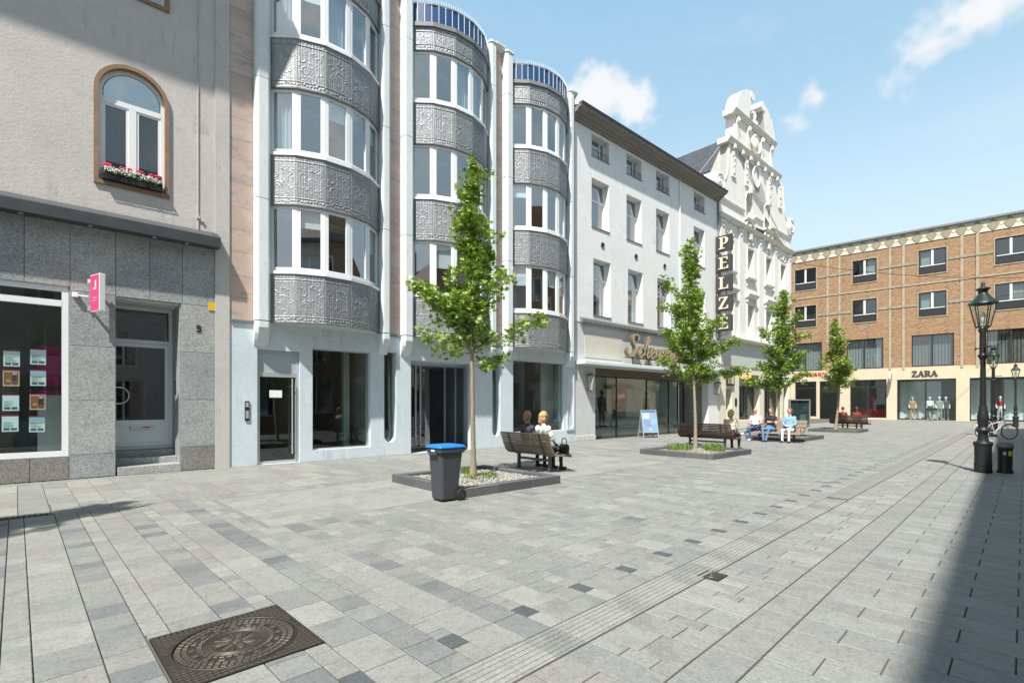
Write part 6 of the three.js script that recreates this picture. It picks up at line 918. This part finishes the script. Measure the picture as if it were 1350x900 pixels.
function makePerson(label, o, pos, turn, group) {
  const SK = o.skin ?? [0.5, 0.3, 0.21], TO = o.top, BO = o.bottom, SH = o.shoes ?? [0.03, 0.03, 0.03], sl = o.sleeve ?? 1;
  const J = { pel: [0, 0.53, 0], wai: [0, 0.72, -0.05], che: [0, 0.97, -0.08], nec: [0, 1.13, -0.07], ...o.J };
  const sh = o.sh ?? [[-0.175, 1.05, -0.08], [0.175, 1.05, -0.08]], el = o.el ?? [[-0.25, 0.78, 0.0], [0.25, 0.78, 0.0]], wr = o.wr ?? [[-0.13, 0.66, 0.22], [0.13, 0.66, 0.22]], hi = [[-0.09, 0.52, 0.0], [0.09, 0.52, 0.0]].map((h) => (o.stand ? [h[0], 0.9, 0] : h)), kn = o.kn ?? [[-0.13, 0.52, 0.42], [0.13, 0.52, 0.42]], an = o.an ?? [[-0.13, 0.09, 0.43], [0.13, 0.09, 0.43]], toe = an.map((a, i) => (o.toe ? o.toe[i] : [a[0] * 1.1, 0.035, a[2] + 0.16]));
  const B = [], add = (a, b, ra, rb, c) => B.push([bone(a, b, ra, rb), c]);
  const wd = o.wide ?? 1;
  for (const s of [-1, 1]) { add([J.pel[0] + s * 0.07, J.pel[1] + 0.02, J.pel[2]], [J.wai[0] + s * 0.06, J.wai[1], J.wai[2]], 0.115 * wd, 0.1 * wd, BO); add([J.wai[0] + s * 0.05, J.wai[1], J.wai[2]], [J.che[0] + s * 0.075, J.che[1], J.che[2]], 0.105 * wd, 0.11 * wd, TO); }
  add(J.che, J.nec, 0.1, 0.055, TO); add(J.nec, [J.nec[0], J.nec[1] + 0.09, J.nec[2] + 0.01], 0.052, 0.05, SK);
  for (const i of [0, 1]) {
    add(J.che, sh[i], 0.09, 0.062, TO); const m = [0, 1, 2].map((k) => mix(sh[i][k], el[i][k], 0.6)); add(sh[i], m, 0.06, 0.05, TO); add(m, el[i], 0.047, 0.041, sl > 0.5 ? TO : SK); add(el[i], wr[i], 0.04, 0.028, sl >= 1 ? TO : SK);
    add(hi[i], kn[i], 0.088 * wd, 0.058, BO); add(kn[i], an[i], 0.056, 0.042, BO); add([an[i][0], 0.05 + (an[i][1] - 0.09), an[i][2] - 0.03], toe[i], 0.042, 0.036, SH);
  }
  if (o.skirt) add(hi[0], hi[1], 0.14, 0.14, BO);
  const fB = (x, y, z) => { let d = 9; for (const [f] of B) d = smin(d, f(x, y, z), 0.045); return d + 0.0035 * Math.sin(y * 62 + x * 25) * Math.sin(z * 45 + x * 38) + 0.003 * Math.sin(y * 31 - z * 40); };
  const all = [sh, el, wr, kn, an, toe].flat(), lo = [0, 1, 2].map((k) => Math.min(...all.map((p) => p[k]), J.pel[k]) - 0.17), hi_ = [0, 1, 2].map((k) => Math.max(...all.map((p) => p[k]), J.nec[k] + (k === 1 ? 0.1 : 0)) + 0.17);
  const pick = (x, y, z) => { let b = 9, c = TO; for (const [f, col] of B) { const d = f(x, y, z); if (d < b) { b = d; c = col; } } return c; };
  const parts = [painted(surfaceNet(fB, lo, hi_, o.cell ?? 0.018), pick)];
  // head with brow, nose, lips, chin, ears
  const hy = 0.2, H = [ellip([0, hy, -0.005], [0.076, 0.098, 0.094]), ellip([0, hy - 0.06, 0.025], [0.056, 0.062, 0.066]), bone([0, hy + 0.005, 0.085], [0, hy - 0.035, 0.108], 0.009, 0.015), bone([-0.022, hy - 0.066, 0.083], [0.022, hy - 0.066, 0.083], 0.008, 0.008), bone([0, hy - 0.105, 0.06], [0, hy - 0.1, 0.07], 0.02, 0.02), bone([-0.045, hy + 0.02, 0.075], [0.045, hy + 0.02, 0.075], 0.012, 0.012), ellip([0.078, hy - 0.02, -0.005], [0.012, 0.03, 0.02]), ellip([-0.078, hy - 0.02, -0.005], [0.012, 0.03, 0.02]), bone([0, 0, 0], [0, hy - 0.04, 0], 0.05, 0.05)];
  const eye = [ellip([0.032, hy - 0.002, 0.094], [0.014, 0.008, 0.014]), ellip([-0.032, hy - 0.002, 0.094], [0.014, 0.008, 0.014])], lip = ellip([0, hy - 0.068, 0.09], [0.026, 0.011, 0.02]);
  const fh = (x, y, z) => { let d = 9; for (const f of H) d = smin(d, f(x, y, z), 0.02); return d; };
  const dark = SK.map((c) => c * 0.25), red = [SK[0] * 0.85, SK[1] * 0.5, SK[2] * 0.5];
  const hm = new THREE.Matrix4().makeRotationFromEuler(new THREE.Euler(o.nod ?? 0.05, o.look ?? 0, o.tilt ?? 0, 'YXZ')).setPosition(J.nec[0], J.nec[1] + 0.02, J.nec[2] + 0.015);
  parts.push(painted(surfaceNet(fh, [-0.12, -0.06, -0.14], [0.12, 0.34, 0.15], o.stand ? 0.013 : 0.008), (x, y, z) => (eye.some((e) => e(x, y, z) < 0.004) ? dark : lip(x, y, z) < 0.004 ? red : SK)).applyMatrix4(hm));
  // hands: palm, four fingers, thumb
  for (const i of [0, 1]) {
    const e = V3(...el[i]), w = V3(...wr[i]), d = w.clone().sub(e).normalize(), up = Math.abs(d.y) > 0.9 ? V3(0, 0, 1) : V3(0, 1, 0), sx = d.clone().cross(up).normalize(), nn = sx.clone().cross(d).normalize(), m = new THREE.Matrix4().makeBasis(sx, nn, d).setPosition(w), s = i ? -1 : 1;
    const F = [bone([-0.02, 0, 0.0], [-0.018, 0, 0.07], 0.017, 0.016), bone([0.02, 0, 0], [0.02, 0, 0.07], 0.017, 0.016)];
    [[-0.03, 0.06], [-0.01, 0.075], [0.011, 0.07], [0.03, 0.055]].forEach(([x, l]) => { F.push(bone([x, 0, 0.075], [x * 1.1, -0.012, 0.075 + l * 0.55], 0.0095, 0.009), bone([x * 1.1, -0.012, 0.075 + l * 0.55], [x * 1.1, -0.038, 0.075 + l * 0.95], 0.009, 0.0075)); });
    F.push(bone([s * 0.03, -0.004, 0.02], [s * 0.055, -0.014, 0.055], 0.013, 0.0105), bone([s * 0.055, -0.014, 0.055], [s * 0.058, -0.03, 0.085], 0.0105, 0.008));
    const fH = (x, y, z) => { let q = 9; for (const f of F) q = smin(q, f(x, y, z), 0.008); return q; };
    parts.push(painted(surfaceNet(fH, [-0.085, -0.07, -0.03], [0.085, 0.035, 0.17], o.stand ? 0.009 : 0.006), () => SK).applyMatrix4(m));
  }
  const t = thing('person', label, 'person', pos, { turn, group });
  mesh('body', mergeGeometries(parts.map((g) => { const q = clean(g); q.deleteAttribute('uv'); q.setAttribute('uv', new THREE.BufferAttribute(new Float32Array(q.attributes.position.count * 2), 2)); return q; })), M.body, t);
  if (o.hair) {
    const long = o.long ?? 0, R = ellip([0, hy + 0.012, -0.018], [0.088, 0.106, 0.102]), back = bone([0, hy - 0.02, -0.07], [0, hy - 0.05 - long, -0.085], 0.075, 0.06), sides = [-1, 1].map((s) => bone([s * 0.07, hy + 0.02, -0.02], [s * 0.075, hy - 0.02 - long * 0.8, -0.03], 0.03, 0.03));
    const fr = (x, y, z) => { let d = R(x, y, z); if (long) { d = smin(d, back(x, y, z), 0.03); for (const s of sides) d = smin(d, s(x, y, z), 0.03); } d = Math.max(d, (z - 0.045) - Math.max(0, y - hy - 0.05) * 1.2, long ? -9 : hy - 0.045 - y - z * 0.4 - (z < -0.03 ? 0.04 : 0)); return d + 0.006 * Math.sin(x * 170 + y * 40) * Math.sin(z * 140 + y * 60) + 0.006 * Math.sin(y * 55 + x * 60 + z * 40); };
    const hg = painted(surfaceNet(fr, [-0.13, hy - 0.2 - long, -0.18], [0.13, hy + 0.16, 0.12], 0.009), (x, y, z) => { const k = 0.75 + 0.5 * vn(x * 90 + 40, y * 12 + 40, 999, 3); return o.hair.map((c) => c * k); }).applyMatrix4(hm); hg.deleteAttribute('uv'); const q = clean(hg); q.setAttribute('uv', new THREE.BufferAttribute(new Float32Array(q.attributes.position.count * 2), 2)); mesh('hair', q, M.hair, t);
  }
  return t;
}
const seat = (dx = 0) => dx;
makePerson('person with fair hair in white top sitting beside the black handbag', { top: [0.66, 0.65, 0.6], bottom: [0.03, 0.03, 0.045], hair: [0.42, 0.26, 0.11], long: 0.1, shoes: [0.12, 0.02, 0.05], look: -0.3, sleeve: 1 }, [8.92, 0, 5.95], Math.PI / 2, 'people sitting on the bench with pale slats');
makePerson('person with light brown hair and dark top sitting on the bench by the planter', { top: [0.05, 0.045, 0.06], bottom: [0.03, 0.03, 0.045], hair: [0.30, 0.18, 0.08], long: 0.05, shoes: [0.12, 0.03, 0.06], look: 0.3 }, [8.92, 0, 5.38], Math.PI / 2, 'people sitting on the bench with pale slats');
makePerson('blond person in pale clothes sitting on the dark brown bench', { top: [0.62, 0.55, 0.42], bottom: [0.04, 0.03, 0.035], hair: [0.55, 0.38, 0.17], long: 0.08, look: -0.4, J: { wai: [0, 0.72, 0.0], che: [0, 0.96, 0.03], nec: [0, 1.12, 0.07] }, sh: [[-0.175, 1.04, 0.03], [0.175, 1.04, 0.03]], wr: [[-0.1, 0.66, 0.3], [0.1, 0.66, 0.3]], el: [[-0.24, 0.78, 0.1], [0.24, 0.78, 0.1]] }, [17.82, 0, 6.48], Math.PI / 2);
const F3 = -Math.PI / 2;
makePerson('man in white shirt and blue jeans with legs crossed on the sunny bench', { top: [0.62, 0.62, 0.64], bottom: [0.05, 0.1, 0.22], hair: null, sleeve: 0.3, skin: [0.55, 0.27, 0.18], shoes: [0.6, 0.6, 0.6], kn: [[-0.06, 0.56, 0.42], [0.04, 0.6, 0.4]], an: [[-0.05, 0.09, 0.42], [-0.26, 0.34, 0.5]], toe: [[-0.05, 0.035, 0.58], [-0.34, 0.3, 0.62]], wr: [[-0.08, 0.72, 0.2], [0.16, 0.72, 0.22]], el: [[-0.27, 0.78, 0.0], [0.3, 0.8, 0.02]] }, [23.28, 0, 5.12], F3, 'three people on the sunny bench');
makePerson('man in black t-shirt and jeans with folded arms on the sunny bench', { top: [0.015, 0.015, 0.018], bottom: [0.1, 0.2, 0.36], hair: [0.12, 0.08, 0.05], sleeve: 0.3, skin: [0.55, 0.3, 0.21], wide: 1.1, wr: [[0.1, 0.84, 0.13], [-0.1, 0.87, 0.12]], el: [[-0.27, 0.8, 0.05], [0.27, 0.8, 0.05]], kn: [[-0.17, 0.54, 0.42], [0.1, 0.56, 0.4]], an: [[-0.1, 0.09, 0.5], [0.02, 0.09, 0.54]] }, [23.28, 0, 5.78], F3, 'three people on the sunny bench');
makePerson('red haired person in light blue shirt and white trousers on the sunny bench', { top: [0.2, 0.36, 0.56], bottom: [0.75, 0.75, 0.73], hair: [0.22, 0.07, 0.03], long: 0.06, skin: [0.55, 0.3, 0.22], sleeve: 1, wr: [[-0.07, 0.68, 0.24], [0.07, 0.68, 0.24]] }, [23.28, 0, 6.55], F3, 'three people on the sunny bench');
makePerson('person in dark red coat sitting on the bench before the brick building', { top: [0.2, 0.02, 0.025], bottom: [0.15, 0.02, 0.025], hair: [0.06, 0.03, 0.02], long: 0.04, wide: 1.15 }, [37.07, 0, 5.7], Math.PI / 2, 'people in dark red coats');
makePerson('person in dark red jacket and grey trousers sitting on the far bench', { top: [0.22, 0.02, 0.03], bottom: [0.06, 0.05, 0.05], hair: [0.1, 0.05, 0.03], wide: 1.1, look: 0.5 }, [37.07, 0, 4.95], Math.PI / 2, 'people in dark red coats');
{ const t = thing('handbag', 'black handbag standing on the end of the pale slat bench', 'bag', [9.2, 0.425, 6.32], { turn: 1.2 }); obj('pouch', [rbx(-0.17, 0.17, 0, 0.24, -0.07, 0.07, 0.05, 3)], M.black, t); obj('strap', [tube([[-0.13, 0.22, 0], [-0.1, 0.36, 0], [0.1, 0.36, 0], [0.13, 0.22, 0]], 0.012)], M.black, t); }
// display figures in the shop windows
function makeFigure(name, label, top_, bottom, skin, pos, turn, group, o = {}) {
  const t = makePerson(label, { stand: true, cell: 0.026, top: top_, bottom, skin, shoes: skin, hair: o.hair ?? null, long: 0, J: { pel: [0, 0.93, 0], wai: [0, 1.1, 0], che: [0, 1.32, -0.01], nec: [0, 1.47, 0] }, sh: [[-0.165, 1.4, 0], [0.165, 1.4, 0]], el: [[-0.22, 1.12, 0.0], [0.23, 1.12, -0.03]], wr: [[-0.18, 0.9, 0.12], [0.24, 0.86, 0.03]], kn: [[-0.1, 0.5, 0.04], [0.11, 0.5, 0.0]], an: [[-0.11, 0.09, 0.0], [0.13, 0.09, -0.02]], sleeve: o.sleeve ?? 0.2, skirt: o.skirt }, pos, turn, group);
  t.name = numbered(name); t.userData.category = 'mannequin'; if (o.tall) t.scale.setScalar(o.tall); return t;
}
const dk = [0.012, 0.012, 0.012], wh = [0.7, 0.68, 0.64];
makeFigure('mannequin', 'black clad mannequin with hat in the fur shop window nearest the lantern pier', dk, dk, dk, [19.15, 0.5, -0.8], 0.2, 'dark mannequins in the fur shop window', { hair: dk, sleeve: 1 });
makeFigure('mannequin', 'dark mannequin standing beside the red sale poster', [0.02, 0.025, 0.02], [0.05, 0.03, 0.02], dk, [19.85, 0.5, -0.8], -0.3, 'dark mannequins in the fur shop window', { hair: dk, sleeve: 1 });
makeFigure('mannequin', 'mannequin in brown fur coat between the window bars of the fur shop', [0.06, 0.04, 0.025], [0.05, 0.035, 0.02], dk, [23.7, 0.5, -0.8], 0, 'dark mannequins in the fur shop window', { hair: dk, sleeve: 1, skirt: true });
const inWin = (s, out) => onBrick(s, 0.125, out);
makeFigure('mannequin', 'mannequin in beige dress in the window under the dark letters', [0.4, 0.25, 0.15], [0.4, 0.22, 0.14], wh, inWin(-1.0, -1.0), BT, 'mannequins in the pale clothes windows', { tall: 1.22, skirt: true, hair: [0.2, 0.12, 0.06] });
makeFigure('mannequin', 'mannequin in white top and dark skirt in the window under the dark letters', [0.75, 0.75, 0.73], [0.06, 0.06, 0.07], wh, inWin(0.3, -1.0), BT, 'mannequins in the pale clothes windows', { tall: 1.22, skirt: true });
makeFigure('mannequin', 'mannequin in dark sleeveless dress at the dark end of the window', [0.08, 0.08, 0.08], [0.1, 0.1, 0.1], wh, inWin(1.45, -0.9), BT, 'mannequins in the pale clothes windows', { tall: 1.22,});
makeFigure('mannequin', 'mannequin in grey patterned dress in the window under the dark letters', [0.3, 0.29, 0.28], [0.28, 0.27, 0.26], wh, inWin(1.0, -0.6), BT, 'mannequins in the pale clothes windows', { tall: 1.22, skirt: true });
makeFigure('mannequin', 'mannequin in red top and white trousers behind the lantern posts', [0.4, 0.02, 0.03], [0.75, 0.74, 0.7], wh, inWin(5.1, -0.9), BT, 'mannequins in the pale clothes windows', { tall: 1.22,});
{ // sale poster
  const t = thing('sale_poster', 'tilted red sale poster reading STARK hanging in the fur shop window', 'poster', [20.95, 1.55, -0.5]);
  const m = canvasMat(256, 160, (c, w, h) => { c.fillStyle = '#b3202b'; c.fillRect(0, 0, w, h); c.fillStyle = '#f0e9da'; c.font = 'bold 62px sans-serif'; c.textAlign = 'center'; c.fillText('STARK', w / 2, 84); c.fillStyle = '#7d1019'; c.fillRect(0, 104, w, 56); });
  mesh('sheet', new THREE.BoxGeometry(1.15, 0.6, 0.01).rotateZ(0.12).translate(0, 0.4, 0), m, t); obj('cord', [bar([-0.4, 0.66, 0], [-0.4, 1.44, 0], 0.003, 4), bar([0.4, 0.76, 0], [0.4, 1.44, 0], 0.003, 4)], M.white, t);
}
renderer.render(scene, camera);
